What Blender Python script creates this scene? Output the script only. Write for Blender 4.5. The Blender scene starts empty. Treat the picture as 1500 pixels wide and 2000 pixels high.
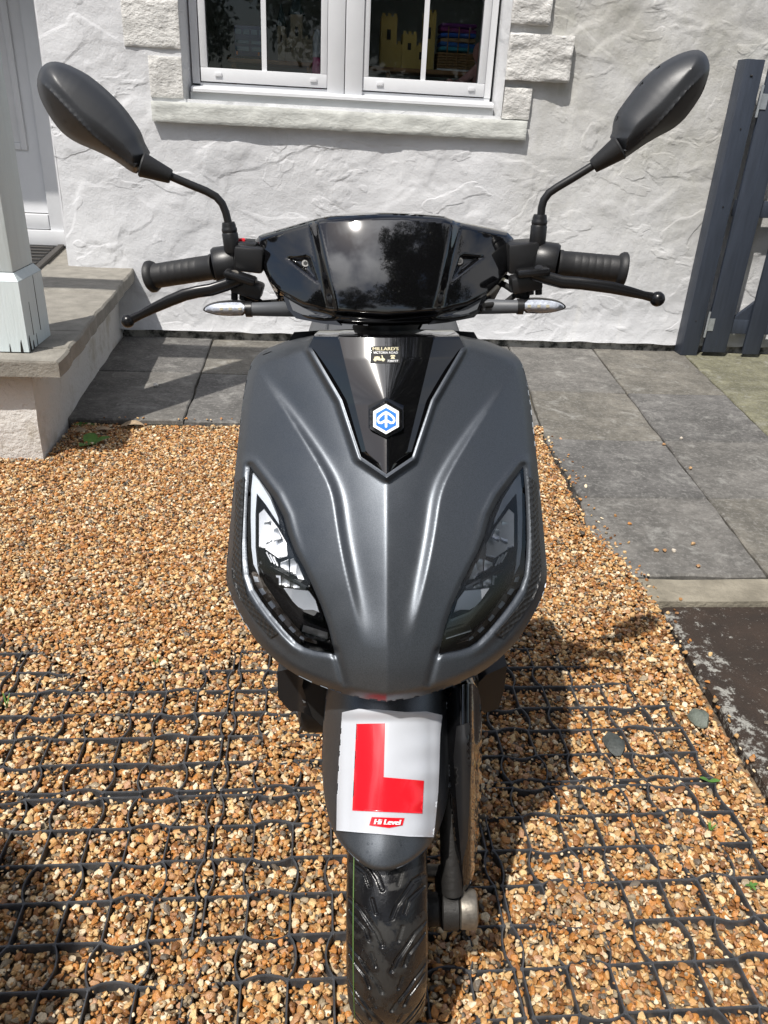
import bpy, bmesh, math, random
import numpy as np
from mathutils import Matrix, Vector, noise
from mathutils.geometry import delaunay_2d_cdt

random.seed(7); RNG = np.random.default_rng(11)
sc = bpy.context.scene
COL = sc.collection
rad = math.radians

# ------------------------------------------------------------------ camera
FPX = 1502.0; CAM_H = 1.22
PITCH, ROLL, YAW = rad(26.6), rad(3.05), rad(5.8)
def cam_axes(th, rho, psi):
    fw = Vector((math.sin(psi)*math.cos(th), math.cos(psi)*math.cos(th), -math.sin(th)))
    r = Vector((math.cos(psi), -math.sin(psi), 0)); u = r.cross(fw)
    return (math.cos(rho)*r + math.sin(rho)*u, -math.sin(rho)*r + math.cos(rho)*u, fw)
def axes_matrix(a):
    r, u, fw = a
    return Matrix(((r.x, u.x, -fw.x), (r.y, u.y, -fw.y), (r.z, u.z, -fw.z)))
cam_rot = axes_matrix(cam_axes(PITCH, ROLL, YAW))
cd = bpy.data.cameras.new('camera'); cam = bpy.data.objects.new('camera', cd); COL.objects.link(cam)
cam.matrix_world = Matrix.Translation((0, 0, CAM_H)) @ cam_rot.to_4x4()
cd.sensor_fit = 'VERTICAL'; cd.sensor_height = 36; cd.lens = FPX/2000*36; cd.clip_start = 0.02; cd.clip_end = 500
sc.camera = cam

# ------------------------------------------------------------------ sky, sun, exposure
SUN_AZ, SUN_EL = rad(-37), rad(59)     # measured from behind the viewer; negative = viewer's left
sun_dir = Vector((math.sin(SUN_AZ)*math.cos(SUN_EL), -math.cos(SUN_AZ)*math.cos(SUN_EL), math.sin(SUN_EL)))
w = bpy.data.worlds.new('World'); sc.world = w; w.use_nodes = True
nt = w.node_tree; N = nt.nodes; L = nt.links
bg = N['Background']; bg.inputs['Strength'].default_value = 0.10
sky = N.new('ShaderNodeTexSky'); sky.sky_type = 'NISHITA'; sky.sun_disc = False
sky.sun_elevation = SUN_EL; sky.sun_rotation = math.atan2(sun_dir.x, sun_dir.y)
sky.air_density = 1.0; sky.dust_density = 1.2; sky.ozone_density = 1.0
tc = N.new('ShaderNodeTexCoord'); mp = N.new('ShaderNodeMapping'); mp.inputs['Scale'].default_value = (1.3, 1.3, 2.2); mp.inputs['Location'].default_value = (5.5, 4.1, -1.7)
L.new(tc.outputs['Generated'], mp.inputs['Vector'])
cn = N.new('ShaderNodeTexNoise'); cn.inputs['Scale'].default_value = 1.5; cn.inputs['Detail'].default_value = 9; cn.inputs['Roughness'].default_value = .58
cn.inputs['Distortion'].default_value = .35
L.new(mp.outputs['Vector'], cn.inputs['Vector'])
cr = N.new('ShaderNodeValToRGB'); cr.color_ramp.elements[0].position = .41; cr.color_ramp.elements[1].position = .61
L.new(cn.outputs['Fac'], cr.inputs['Fac'])
mx = N.new('ShaderNodeMix'); mx.data_type = 'RGBA'
L.new(cr.outputs['Color'], mx.inputs['Factor']); L.new(sky.outputs['Color'], mx.inputs['A'])
dp = N.new('ShaderNodeVectorMath'); dp.operation = 'DOT_PRODUCT'; dp.inputs[1].default_value = sun_dir; L.new(tc.outputs['Generated'], dp.inputs[0])
def wmath(op, a, b):
    q = N.new('ShaderNodeMath'); q.operation = op
    for k, s in enumerate((a, b)):
        if isinstance(s, (int, float)): q.inputs[k].default_value = s
        else: L.new(s, q.inputs[k])
    return q.outputs[0]
fwd = wmath('POWER', wmath('MAXIMUM', dp.outputs['Value'], 0.0), 8.0)      # thin cloud scatters forward: brighter around the sun
lum = wmath('ADD', wmath('MULTIPLY', fwd, 32.0), 5.5)
cc = N.new('ShaderNodeCombineColor'); L.new(lum, cc.inputs[0]); L.new(lum, cc.inputs[1]); L.new(wmath('MULTIPLY', lum, 1.03), cc.inputs[2]); L.new(cc.outputs[0], mx.inputs['B'])
L.new(mx.outputs['Result'], bg.inputs['Color'])
sd = bpy.data.lights.new('sun', 'SUN'); sd.energy = 4.8; sd.angle = rad(.6); sd.color = (1, .955, .89)
sun = bpy.data.objects.new('sun', sd); COL.objects.link(sun); sun.rotation_euler = (-sun_dir).to_track_quat('-Z', 'Y').to_euler()
sc.view_settings.view_transform = 'Standard'; sc.view_settings.look = 'None'; sc.view_settings.gamma = 1; sc.view_settings.exposure = 0.12
sc.render.film_transparent = False
sc.cycles.max_bounces = 8; sc.cycles.transparent_max_bounces = 16
sc.cycles.use_denoising = True

# ------------------------------------------------------------------ helpers
def make_mesh(name, v, f, smooth=None):
    me = bpy.data.meshes.new(name)
    me.from_pydata([tuple(map(float, p)) for p in v], [], [tuple(map(int, q)) for q in f]); me.validate(); me.update()
    if smooth is not None:
        me.shade_smooth(); me.set_sharp_from_angle(angle=rad(smooth))
    return me
def link(name, me, mat=None, parent=None):
    o = bpy.data.objects.new(name, me); COL.objects.link(o)
    if mat is not None and me is not None and not me.materials: me.materials.append(mat)
    if parent is not None: o.parent = parent
    return o
def obj(name, v, f, mat, parent=None, smooth=None): return link(name, make_mesh(name, v, f, smooth), mat, parent)
def tag(o, label=None, cat=None, group=None, kind=None):
    if label: o['label'] = label
    if cat: o['category'] = cat
    if group: o['group'] = group
    if kind: o['kind'] = kind
    return o
def thing(name, label, cat, loc=(0, 0, 0), group=None):
    o = bpy.data.objects.new(name, None); COL.objects.link(o); o.location = loc
    o.empty_display_size = .05
    return tag(o, label, cat, group)
class MB:
    """collects shapes into one mesh"""
    def __init__(s): s.v = []; s.f = []
    def add(s, v, f):
        n = len(s.v); s.v += [tuple(map(float, p)) for p in v]; s.f += [tuple(int(i)+n for i in q) for q in f]; return s
    def box(s, x0, x1, y0, y1, z0, z1, b=0):
        if b <= 0:
            v = [(x, y, z) for z in (z0, z1) for y in (y0, y1) for x in (x0, x1)]
            return s.add(v, [(0, 2, 3, 1), (4, 5, 7, 6), (0, 1, 5, 4), (2, 6, 7, 3), (0, 4, 6, 2), (1, 3, 7, 5)])
        bm = bmesh.new(); bmesh.ops.create_cube(bm, size=1)
        for q in bm.verts:
            q.co = Vector(((x0+x1)/2 + q.co.x*(x1-x0), (y0+y1)/2 + q.co.y*(y1-y0), (z0+z1)/2 + q.co.z*(z1-z0)))
        bmesh.ops.bevel(bm, geom=list(bm.edges), offset=b, segments=2, affect='EDGES', profile=.5)
        bm.verts.index_update()
        s.add([q.co[:] for q in bm.verts], [[q.index for q in p.verts] for p in bm.faces]); bm.free(); return s
    def prism(s, poly, d):
        """poly: 3D points of one face; extruded by vector d"""
        n = len(poly); d = Vector(d)
        v = [Vector(p) for p in poly] + [Vector(p)+d for p in poly]
        f = [tuple(range(n))[::-1], tuple(range(n, 2*n))] + [(i, (i+1) % n, n+(i+1) % n, n+i) for i in range(n)]
        return s.add(v, f)
    def tube(s, pts, r, n=12, cap=True, flat=1.0, up=None):
        pts = [Vector(p) for p in pts]; k = len(pts)
        if not hasattr(r, '__len__'): r = [r]*k
        base = len(s.v); vv = []; ff = []
        t0 = (pts[1]-pts[0]).normalized()
        a = Vector(up) if up else (Vector((0, 0, 1)) if abs(t0.z) < .9 else Vector((0, 1, 0)))
        for i, p in enumerate(pts):
            t = ((pts[min(i+1, k-1)]-pts[max(i-1, 0)])).normalized()
            u = (a - t*a.dot(t)).normalized(); wv = t.cross(u); a = u
            for j in range(n):
                th = 2*math.pi*j/n; vv.append(p + (u*math.cos(th) + wv*math.sin(th)*flat)*r[i])
        for i in range(k-1):
            for j in range(n):
                ff.append((i*n+j, i*n+(j+1) % n, (i+1)*n+(j+1) % n, (i+1)*n+j))
        if cap: ff.append(tuple(range(n))[::-1]); ff.append(tuple((k-1)*n+j for j in range(n)))
        return s.add(vv, ff)
    def lathe(s, p0, p1, prof, n=24):
        """prof: list of (t along p0-p1 in metres, radius)"""
        p0 = Vector(p0); p1 = Vector(p1); d = (p1-p0).normalized()
        return s.tube_axis(p0, d, prof, n)
    def tube_axis(s, p0, d, prof, n=24):
        a = Vector((0, 0, 1)) if abs(d.z) < .9 else Vector((0, 1, 0))
        u = (a - d*a.dot(d)).normalized(); wv = d.cross(u); vv = []; ff = []
        for t, r in prof:
            for j in range(n):
                th = 2*math.pi*j/n; vv.append(Vector(p0)+d*t+(u*math.cos(th)+wv*math.sin(th))*max(r, 1e-5))
        k = len(prof)
        for i in range(k-1):
            for j in range(n): ff.append((i*n+j, i*n+(j+1) % n, (i+1)*n+(j+1) % n, (i+1)*n+j))
        ff.append(tuple(range(n))[::-1]); ff.append(tuple((k-1)*n+j for j in range(n)))
        return s.add(vv, ff)
    def ball(s, c, r, sub=2, sc3=(1, 1, 1)):
        bm = bmesh.new(); bmesh.ops.create_icosphere(bm, subdivisions=sub, radius=1); bm.verts.index_update()
        s.add([(c[0]+q.co.x*r*sc3[0], c[1]+q.co.y*r*sc3[1], c[2]+q.co.z*r*sc3[2]) for q in bm.verts], [[q.index for q in p.verts] for p in bm.faces]); bm.free(); return s
    def build(s, name, mat, parent=None, smooth=None): return obj(name, s.v, s.f, mat, parent, smooth)

def spl(xs, ys):
    """natural cubic spline through the points, clamped flat outside"""
    xs = np.array(xs, float); ys = np.array(ys, float); n = len(xs); h = np.diff(xs)
    A = np.eye(n); b = np.zeros(n)
    for i in range(1, n-1):
        A[i, i-1] = h[i-1]; A[i, i] = 2*(h[i-1]+h[i]); A[i, i+1] = h[i]
        b[i] = 6*((ys[i+1]-ys[i])/h[i]-(ys[i]-ys[i-1])/h[i-1])
    m = np.linalg.solve(A, b)
    def ev(x):
        x = np.clip(np.asarray(x, float), xs[0], xs[-1]); i = np.clip(np.searchsorted(xs, x)-1, 0, n-2)
        a = (xs[i+1]-x)/h[i]; c = (x-xs[i])/h[i]
        return a*ys[i]+c*ys[i+1]+((a**3-a)*m[i]+(c**3-c)*m[i+1])*h[i]**2/6
    return ev
def sstep(x): x = np.clip(x, 0, 1); return x*x*(3-2*x)
def densify(poly, step, closed=True):
    out = []; n = len(poly)
    for i in range(n if closed else n-1):
        a = np.array(poly[i], float); b = np.array(poly[(i+1) % n], float); k = max(1, int(round(np.linalg.norm(b-a)/step)))
        out += [a+(b-a)*j/k for j in range(k)]
    if not closed: out.append(np.array(poly[-1], float))
    return out
def round_poly(poly, it=2, keep=()):
    """corner-cutting; corners listed in keep stay sharp"""
    P_ = [np.array(p, float) for p in poly]; K = [i in keep for i in range(len(P_))]
    for _ in range(it):
        Q = []; KQ = []; n = len(P_)
        for i in range(n):
            a, b, c = P_[i-1], P_[i], P_[(i+1) % n]
            if K[i]: Q.append(b); KQ.append(True)
            else: Q += [b*.75+a*.25, b*.75+c*.25]; KQ += [False, False]
        P_, K = Q, KQ
    return P_
def in_poly(x, y, poly):
    x = np.asarray(x); y = np.asarray(y); r = np.zeros(x.shape, bool); p = np.array(poly); n = len(p)
    for i in range(n):
        x0, y0 = p[i]; x1, y1 = p[i-1]
        c = ((y0 > y) != (y1 > y))
        with np.errstate(divide='ignore', invalid='ignore'): r ^= c & (x < (x1-x0)*(y-y0)/(y1-y0+1e-12)+x0)
    return r
def dist_poly(x, y, poly, closed=True):
    x = np.asarray(x, float); y = np.asarray(y, float); p = np.array(poly, float); n = len(p); d = np.full(x.shape, 1e9)
    for i in range(n if closed else n-1):
        a = p[i]; b = p[(i+1) % n]; e = b-a; l2 = max(e@e, 1e-9)
        t = np.clip(((x-a[0])*e[0]+(y-a[1])*e[1])/l2, 0, 1)
        d = np.minimum(d, np.hypot(x-a[0]-t*e[0], y-a[1]-t*e[1]))
    return d

# ------------------------------------------------------------------ materials
MATS = {}
def mat(name, col, rough=.5, metal=0., var=0., vscale=8., bump=0., bscale=60., col2=None, thr=None, coat=0., spec=.5, detail=6, stretch=None, bdist=.01):
    if name in MATS: return MATS[name]
    m = bpy.data.materials.new(name); m.use_nodes = True; t = m.node_tree; b = t.nodes['Principled BSDF']; MATS[name] = m
    b.inputs['Base Color'].default_value = (*col, 1); b.inputs['Roughness'].default_value = rough; b.inputs['Metallic'].default_value = metal
    b.inputs['Coat Weight'].default_value = coat; b.inputs['Specular IOR Level'].default_value = spec; b.inputs['Coat Roughness'].default_value = .03
    co = t.nodes.new('ShaderNodeTexCoord'); vec = co.outputs['Object']
    if stretch:
        q = t.nodes.new('ShaderNodeMapping'); q.inputs['Scale'].default_value = stretch; t.links.new(vec, q.inputs['Vector']); vec = q.outputs['Vector']
    if var > 0 or col2 is not None:
        n = t.nodes.new('ShaderNodeTexNoise'); n.inputs['Scale'].default_value = vscale; n.inputs['Detail'].default_value = detail; n.inputs['Roughness'].default_value = .62
        t.links.new(vec, n.inputs['Vector'])
        r = t.nodes.new('ShaderNodeValToRGB'); e = r.color_ramp.elements
        if col2 is None:
            e[0].color = tuple(max(0, c*(1-var)) for c in col)+(1,); e[1].color = tuple(min(1, c*(1+var)) for c in col)+(1,)
            e[0].position = .3; e[1].position = .7
        else:
            e[0].color = (*col, 1); e[1].color = (*col2, 1); e[0].position, e[1].position = thr or (.45, .6)
        t.links.new(n.outputs['Fac'], r.inputs['Fac']); t.links.new(r.outputs['Color'], b.inputs['Base Color'])
    if bump > 0:
        n2 = t.nodes.new('ShaderNodeTexNoise'); n2.inputs['Scale'].default_value = bscale; n2.inputs['Detail'].default_value = 8; n2.inputs['Roughness'].default_value = .65
        t.links.new(vec, n2.inputs['Vector'])
        bp = t.nodes.new('ShaderNodeBump'); bp.inputs['Strength'].default_value = bump; bp.inputs['Distance'].default_value = bdist
        t.links.new(n2.outputs['Fac'], bp.inputs['Height']); t.links.new(bp.outputs['Normal'], b.inputs['Normal'])
    return m
def clear_mat(name, tint=(1, 1, 1), ior=1.5, rough=.0):
    m = bpy.data.materials.new(name); m.use_nodes = True; t = m.node_tree; t.nodes.remove(t.nodes['Principled BSDF'])
    tr = t.nodes.new('ShaderNodeBsdfTransparent'); tr.inputs['Color'].default_value = (*tint, 1)
    gl = t.nodes.new('ShaderNodeBsdfGlossy'); gl.inputs['Roughness'].default_value = rough
    fr = t.nodes.new('ShaderNodeFresnel'); fr.inputs['IOR'].default_value = ior
    mxs = t.nodes.new('ShaderNodeMixShader')
    t.links.new(fr.outputs['Fac'], mxs.inputs['Fac']); t.links.new(tr.outputs['BSDF'], mxs.inputs[1]); t.links.new(gl.outputs['BSDF'], mxs.inputs[2])
    t.links.new(mxs.outputs['Shader'], t.nodes['Material Output'].inputs['Surface']); return m
def mixnode(t, fac, a, b):
    n = t.nodes.new('ShaderNodeMix'); n.data_type = 'RGBA'
    for k, s in (('Factor', fac), ('A', a), ('B', b)):
        if isinstance(s, (tuple, float, int)):
            n.inputs[k].default_value = (*s, 1) if isinstance(s, tuple) else s
        else: t.links.new(s, n.inputs[k])
    return n.outputs['Result']
def noisenode(t, vec, scale, detail=6, rough=.6, dist=0., lo=None, hi=None):
    n = t.nodes.new('ShaderNodeTexNoise'); n.inputs['Scale'].default_value = scale; n.inputs['Detail'].default_value = detail; n.inputs['Roughness'].default_value = rough; n.inputs['Distortion'].default_value = dist
    t.links.new(vec, n.inputs['Vector']); o = n.outputs['Fac']
    if lo is not None:
        r = t.nodes.new('ShaderNodeMapRange'); r.inputs['From Min'].default_value = lo; r.inputs['From Max'].default_value = hi; t.links.new(o, r.inputs['Value']); o = r.outputs['Result']
    return o
def mathnode(t, op, a, b=None):
    n = t.nodes.new('ShaderNodeMath'); n.operation = op
    for k, s in enumerate((a, b)):
        if s is None: continue
        if isinstance(s, (float, int)): n.inputs[k].default_value = s
        else: t.links.new(s, n.inputs[k])
    return n.outputs[0]
def bumpnode(t, bs, h, strength, dist):
    bp = t.nodes.new('ShaderNodeBump'); bp.inputs['Strength'].default_value = strength; bp.inputs['Distance'].default_value = dist
    t.links.new(h, bp.inputs['Height']); t.links.new(bp.outputs['Normal'], bs.inputs['Normal'])
def newmat(name, rough=.6):
    m = bpy.data.materials.new(name); m.use_nodes = True; t = m.node_tree; b = t.nodes['Principled BSDF']; b.inputs['Roughness'].default_value = rough
    c = t.nodes.new('ShaderNodeTexCoord'); return m, t, b, c.outputs['Object']

# painted render wall: white paint, weathered grey-green and flaking towards the gate
def wall_material():
    m, t, b, vec = newmat('painted_render', .85)
    sep = t.nodes.new('ShaderNodeSeparateXYZ'); t.links.new(vec, sep.inputs['Vector'])
    n1 = noisenode(t, vec, 1.6, 8, .65, .6, .42, .68)
    n2 = noisenode(t, vec, 9, 8, .7, 1.2, .45, .62)
    east = t.nodes.new('ShaderNodeMapRange'); east.inputs['From Min'].default_value = .95; east.inputs['From Max'].default_value = 1.25; t.links.new(sep.outputs['X'], east.inputs['Value'])
    low = t.nodes.new('ShaderNodeMapRange'); low.inputs['From Min'].default_value = .25; low.inputs['From Max'].default_value = 1.1; t.links.new(sep.outputs['Z'], low.inputs['Value'])
    wet = mathnode(t, 'MULTIPLY', mathnode(t, 'MULTIPLY', east.outputs['Result'], low.outputs['Result']), mathnode(t, 'ADD', mathnode(t, 'MULTIPLY', n1, .5), .45))
    base = mixnode(t, n1, (.63, .635, .65), (.55, .555, .57))
    base = mixnode(t, wet, base, (.43, .42, .385))
    vm = t.nodes.new('ShaderNodeMapping'); vm.inputs['Scale'].default_value = (14, 14, 1.6); t.links.new(vec, vm.inputs['Vector'])
    streak = noisenode(t, vm.outputs['Vector'], 1.0, 6, .6, .4, .55, .78)
    base = mixnode(t, mathnode(t, 'MULTIPLY', mathnode(t, 'MULTIPLY', streak, east.outputs['Result']), .55), base, (.72, .71, .68))
    base = mixnode(t, mathnode(t, 'MULTIPLY', mathnode(t, 'MULTIPLY', n2, wet), .4), base, (.38, .38, .33))
    t.links.new(base, b.inputs['Base Color'])
    h = mathnode(t, 'ADD', mathnode(t, 'MULTIPLY', noisenode(t, vec, 22, 8, .6), .7), mathnode(t, 'MULTIPLY', noisenode(t, vec, 120, 5, .6), .22))
    rg = t.nodes.new('ShaderNodeTexNoise'); rg.noise_type = 'RIDGED_MULTIFRACTAL'; rg.inputs['Scale'].default_value = 3.2; rg.inputs['Detail'].default_value = 5; rg.inputs['Roughness'].default_value = .55; rg.inputs['Distortion'].default_value = .5
    t.links.new(vec, rg.inputs['Vector']); h = mathnode(t, 'ADD', h, mathnode(t, 'MULTIPLY', rg.outputs['Fac'], .15))
    h = mathnode(t, 'ADD', h, mathnode(t, 'MULTIPLY', noisenode(t, vec, 330, 3, .6), .10))
    for (sc_, off, lo, wt) in ((1.6, 4.0, .54, .40), (2.4, 11., .58, .34), (3.6, 23., .62, .22)):
        q = t.nodes.new('ShaderNodeMapping'); q.inputs['Location'].default_value = (off, off*.3, -off); q.inputs['Scale'].default_value = (1, 1, 1.5); t.links.new(vec, q.inputs['Vector'])
        h = mathnode(t, 'ADD', h, mathnode(t, 'MULTIPLY', noisenode(t, q.outputs['Vector'], sc_, 3.5, .5, .5, lo, lo+.025), wt))
    bumpnode(t, b, h, .6, .012); return m
M_WALL = wall_material()
M_QUOIN = mat('weathered_stone_paint', (.62, .61, .585), .9, var=.26, vscale=9, bump=.75, bscale=38, bdist=.018, stretch=(.9, 1, 1.35), detail=10)
M_SILL = mat('sill_paint', (.53, .54, .51), .85, var=.22, vscale=11, bump=.45, bscale=45, bdist=.010, stretch=(.8, 1, 1.6))
M_UPVC = mat('white_upvc', (.66, .67, .69), .32, var=.04, vscale=5)
M_GLASS = clear_mat('window_glass', (.95, .97, .96), 1.42)
M_LENS = clear_mat('lamp_lens', (.96, .97, .98), 1.55)
M_ROOM = mat('room_paint', (.40, .42, .41), .9)
M_PLINTH = mat('plinth_stain', (.50, .48, .44), .95, col2=(.05, .05, .045), thr=(.42, .62), vscale=16, bump=.8, bscale=50, detail=9)
M_STEPWALL = mat('step_render', (.62, .60, .57), .9, col2=(.42, .38, .31), thr=(.52, .72), vscale=7, bump=.8, bscale=38, bdist=.015, detail=9)
M_COPING = mat('coping_stone', (.24, .225, .195), .9, var=.24, vscale=12, bump=.7, bscale=90, bdist=.008, detail=10)
M_POST = mat('pale_blue_paint', (.60, .67, .68), .6, var=.05, vscale=9, bump=.35, bscale=30, stretch=(4, 4, .35), bdist=.006)
M_ROT = mat('rotten_wood', (.012, .010, .008), .95)
M_MAT = mat('doormat_rubber', (.018, .018, .018), .9, bump=.9, bscale=220)
M_MATEDGE = mat('doormat_edging', (.055, .05, .045), .7)
M_NAVY = mat('dark_blue_grey_paint', (.033, .041, .058), .45, var=.18, vscale=10, bump=.35, bscale=26, stretch=(5, 5, .5), bdist=.004)
M_ZINC = mat('galvanised_steel', (.55, .58, .60), .4, .8, var=.2, vscale=40)
M_OLDWOOD = mat('weathered_boards', (.17, .165, .14), .9, var=.35, vscale=10, bump=.6, bscale=20, stretch=(6, 6, .6))
M_EARTH = mat('bare_earth', (.055, .045, .034), .95, var=.5, vscale=14, bump=.8, bscale=40)
M_CONC = mat('old_concrete', (.30, .27, .21), .92, col2=(.19, .17, .13), thr=(.42, .64), vscale=9, bump=.9, bscale=70, detail=10, bdist=.008)

def slab_material(name, tint, seed):
    m, t, b, vec0 = newmat(name, .82)
    mpn = t.nodes.new('ShaderNodeMapping'); mpn.inputs['Location'].default_value = (seed*3.1, seed*1.7, seed); t.links.new(vec0, mpn.inputs['Vector']); vec = mpn.outputs['Vector']
    a = noisenode(t, vec, 4.5, 10, .72, .4, .38, .64); c = noisenode(t, vec, 17, 10, .78, .2, .42, .60); l = noisenode(t, vec, 95, 4, .7, .2, .64, .72)
    base = mixnode(t, a, tuple(k*.62 for k in tint), tuple(k*1.25 for k in tint))
    base = mixnode(t, mathnode(t, 'MULTIPLY', c, .7), base, tuple(k*.45 for k in tint))
    patch = noisenode(t, vec, 7.5, 10, .76, .5, .55, .66)
    base = mixnode(t, mathnode(t, 'MULTIPLY', patch, .5), base, (.34, .335, .31))
    base = mixnode(t, mathnode(t, 'MULTIPLY', noisenode(t, vec, 60, 6, .75, .2, .52, .62), .35), base, (.33, .32, .30))
    base = mixnode(t, mathnode(t, 'MULTIPLY', l, .55), base, (.36, .355, .34))
    t.links.new(base, b.inputs['Base Color'])
    bumpnode(t, b, mathnode(t, 'ADD', noisenode(t, vec, 30, 9, .7), mathnode(t, 'MULTIPLY', noisenode(t, vec, 180, 4, .7), .35)), .55, .006); return m
SLABS = [slab_material('paving_stone_%d' % i, c, i+1) for i, c in enumerate([(.158, .150, .137), (.134, .129, .122), (.166, .154, .130)])]
M_SLABMOSS = slab_material('mossy_paving_stone', (.185, .178, .115), 9)
M_JOINT = mat('joint_soil', (.085, .075, .055), .95, var=.4, vscale=40, bump=.6, bscale=120)
def tarmac_material():
    m, t, b, vec = newmat('lichened_tarmac', .9)
    a = noisenode(t, vec, 5, 8, .65, .4, .35, .7); base = mixnode(t, a, (.020, .014, .010), (.050, .031, .021))
    sep = t.nodes.new('ShaderNodeSeparateXYZ'); t.links.new(vec, sep.inputs['Vector'])
    edge = t.nodes.new('ShaderNodeMapRange'); edge.inputs['From Min'].default_value = 1.16; edge.inputs['From Max'].default_value = .96; t.links.new(sep.outputs['X'], edge.inputs['Value'])
    nz = mathnode(t, 'ADD', noisenode(t, vec, 30, 12, .78, .08), mathnode(t, 'MULTIPLY', edge.outputs['Result'], .10))
    li = t.nodes.new('ShaderNodeMapRange'); li.inputs['From Min'].default_value = .60; li.inputs['From Max'].default_value = .66; t.links.new(nz, li.inputs['Value'])
    base = mixnode(t, mathnode(t, 'MULTIPLY', li.outputs['Result'], .8), base, (.40, .395, .36))
    sp = noisenode(t, vec, 130, 3, .6, .2, .66, .72); base = mixnode(t, mathnode(t, 'MULTIPLY', sp, .5), base, (.35, .33, .29))
    t.links.new(base, b.inputs['Base Color']); bumpnode(t, b, noisenode(t, vec, 160, 6, .7), .8, .006); return m
M_TARMAC = tarmac_material()

# scooter
def paint_material():
    m, t, b, vec = newmat('matt_grey_metallic', .47)
    fl = noisenode(t, vec, 900, 2, .5, 0, .35, .65)
    t.links.new(mixnode(t, fl, (.094, .104, .117), (.130, .142, .159)), b.inputs['Base Color'])
    b.inputs['Metallic'].default_value = .8; b.inputs['Specular IOR Level'].default_value = .5
    rr_ = t.nodes.new('ShaderNodeMapRange'); rr_.inputs['To Min'].default_value = .37; rr_.inputs['To Max'].default_value = .47; t.links.new(noisenode(t, vec, 14, 8, .7, .3, .35, .65), rr_.inputs['Value']); t.links.new(rr_.outputs['Result'], b.inputs['Roughness'])
    bumpnode(t, b, noisenode(t, vec, 700, 2, .5), .06, .001); return m
M_PAINT = paint_material()
M_GLOSS = mat('gloss_black_plastic', (.0035, .0035, .004), .07, coat=1.0, spec=.5)
M_BLACK = mat('black_plastic', (.012, .012, .013), .38, bump=.12, bscale=500, bdist=.001)
M_RUBBER = mat('black_rubber', (.014, .014, .015), .55, bump=.15, bscale=300, bdist=.002)
M_DEEP = mat('inner_black_plastic', (.006, .006, .006), .7)
M_STALK = mat('grey_stalk_plastic', (.085, .09, .098), .5, bump=.1, bscale=500, bdist=.001)
M_LEVER = mat('anodised_lever', (.012, .012, .013), .26, .3)
M_SEAT = mat('grey_vinyl', (.075, .078, .082), .6, bump=.3, bscale=260, bdist=.002)
M_CHROME = mat('lamp_chrome', (.78, .79, .81), .33, 1.)
M_BEZEL = mat('lamp_housing_black', (.006, .006, .007), .12)
M_GUIDE = mat('milky_light_guide', (.62, .66, .72), .3)
M_SMOKE = mat('smoked_signal_strip', (.10, .075, .055), .15, .3, col2=(.30, .27, .25), thr=(.45, .55), vscale=70)
M_SIGLENS = mat('signal_reflector', (.50, .53, .60), .35, .1, var=.3, vscale=260)
M_LED = mat('signal_diode', (.55, .50, .36), .4)
M_STEEL = mat('dull_steel', (.22, .20, .17), .5, .8, var=.4, vscale=60, bump=.3, bscale=150, bdist=.002)
M_CAST = mat('cast_iron_black', (.022, .021, .02), .55, .3, bump=.5, bscale=140, bdist=.003)
M_PLATE = mat('white_plastic_film', (.50, .52, .56), .25, var=.03, vscale=14, coat=.3)
M_RED = mat('red_print', (.74, .012, .022), .2, coat=.4)
M_WHITE = mat('white_print', (.82, .83, .84), .35)
M_BLUE = mat('blue_enamel', (.012, .17, .62), .2, coat=.5)
M_STICKER = mat('black_sticker', (.010, .010, .011), .55, spec=.2)
M_GOLD = mat('pale_gold_print', (.68, .62, .42), .6, spec=.2)
M_GREENLINE = mat('green_tyre_mark', (.075, .15, .03), .7)
M_CARBON = mat('dimpled_black_trim', (.020, .021, .022), .42)
def carbon_bump():
    t = M_CARBON.node_tree; b = t.nodes['Principled BSDF']; c = t.nodes.new('ShaderNodeTexCoord')
    v = t.nodes.new('ShaderNodeTexVoronoi'); v.inputs['Scale'].default_value = 150; v.inputs['Randomness'].default_value = .15; t.links.new(c.outputs['Object'], v.inputs['Vector'])
    bumpnode(t, b, v.outputs['Distance'], .7, .003)
carbon_bump()
def tyre_material():
    m, t, b, vec = newmat('tyre_rubber', .5)
    wet = noisenode(t, vec, 26, 6, .6, .4, .42, .50)
    t.links.new(mixnode(t, wet, (.019, .0185, .0175), (.008, .008, .009)), b.inputs['Base Color'])
    r = t.nodes.new('ShaderNodeMapRange'); r.inputs['To Min'].default_value = .58; r.inputs['To Max'].default_value = .20; t.links.new(wet, r.inputs['Value']); t.links.new(r.outputs['Result'], b.inputs['Roughness'])
    bumpnode(t, b, noisenode(t, vec, 260, 5, .6), .2, .002); return m
M_TYRE = tyre_material()
M_DROP = clear_mat('water', (.96, .97, .98), 1.33)
M_GRID = mat('black_grid_plastic', (.055, .057, .062), .42, var=.3, vscale=40, bump=.25, bscale=150, bdist=.002)
M_LEAF = mat('leaf_green', (.022, .048, .013), .5, var=.4, vscale=3)
M_WEED = mat('weed_green', (.085, .19, .035), .45, var=.3, vscale=60)
M_DRY = mat('dry_leaf', (.34, .25, .16), .8, var=.3, vscale=60)
M_BARK = mat('bark', (.07, .055, .04), .95, var=.4, vscale=12, bump=.9, bscale=20)

# ================================================================== SETTING
def struct(name, v, f, m, smooth=None): return tag(obj(name, v, f, m, None, smooth), kind='structure')
YW = 4.68                                    # face of the house wall
b_ = MB(); b_.add([(-45, -45, -.09), (45, -45, -.09), (45, 45, -.09), (-45, 45, -.09)], [(0, 1, 2, 3)])
g_ = b_.build('ground', M_EARTH); tag(g_, kind='structure')

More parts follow.
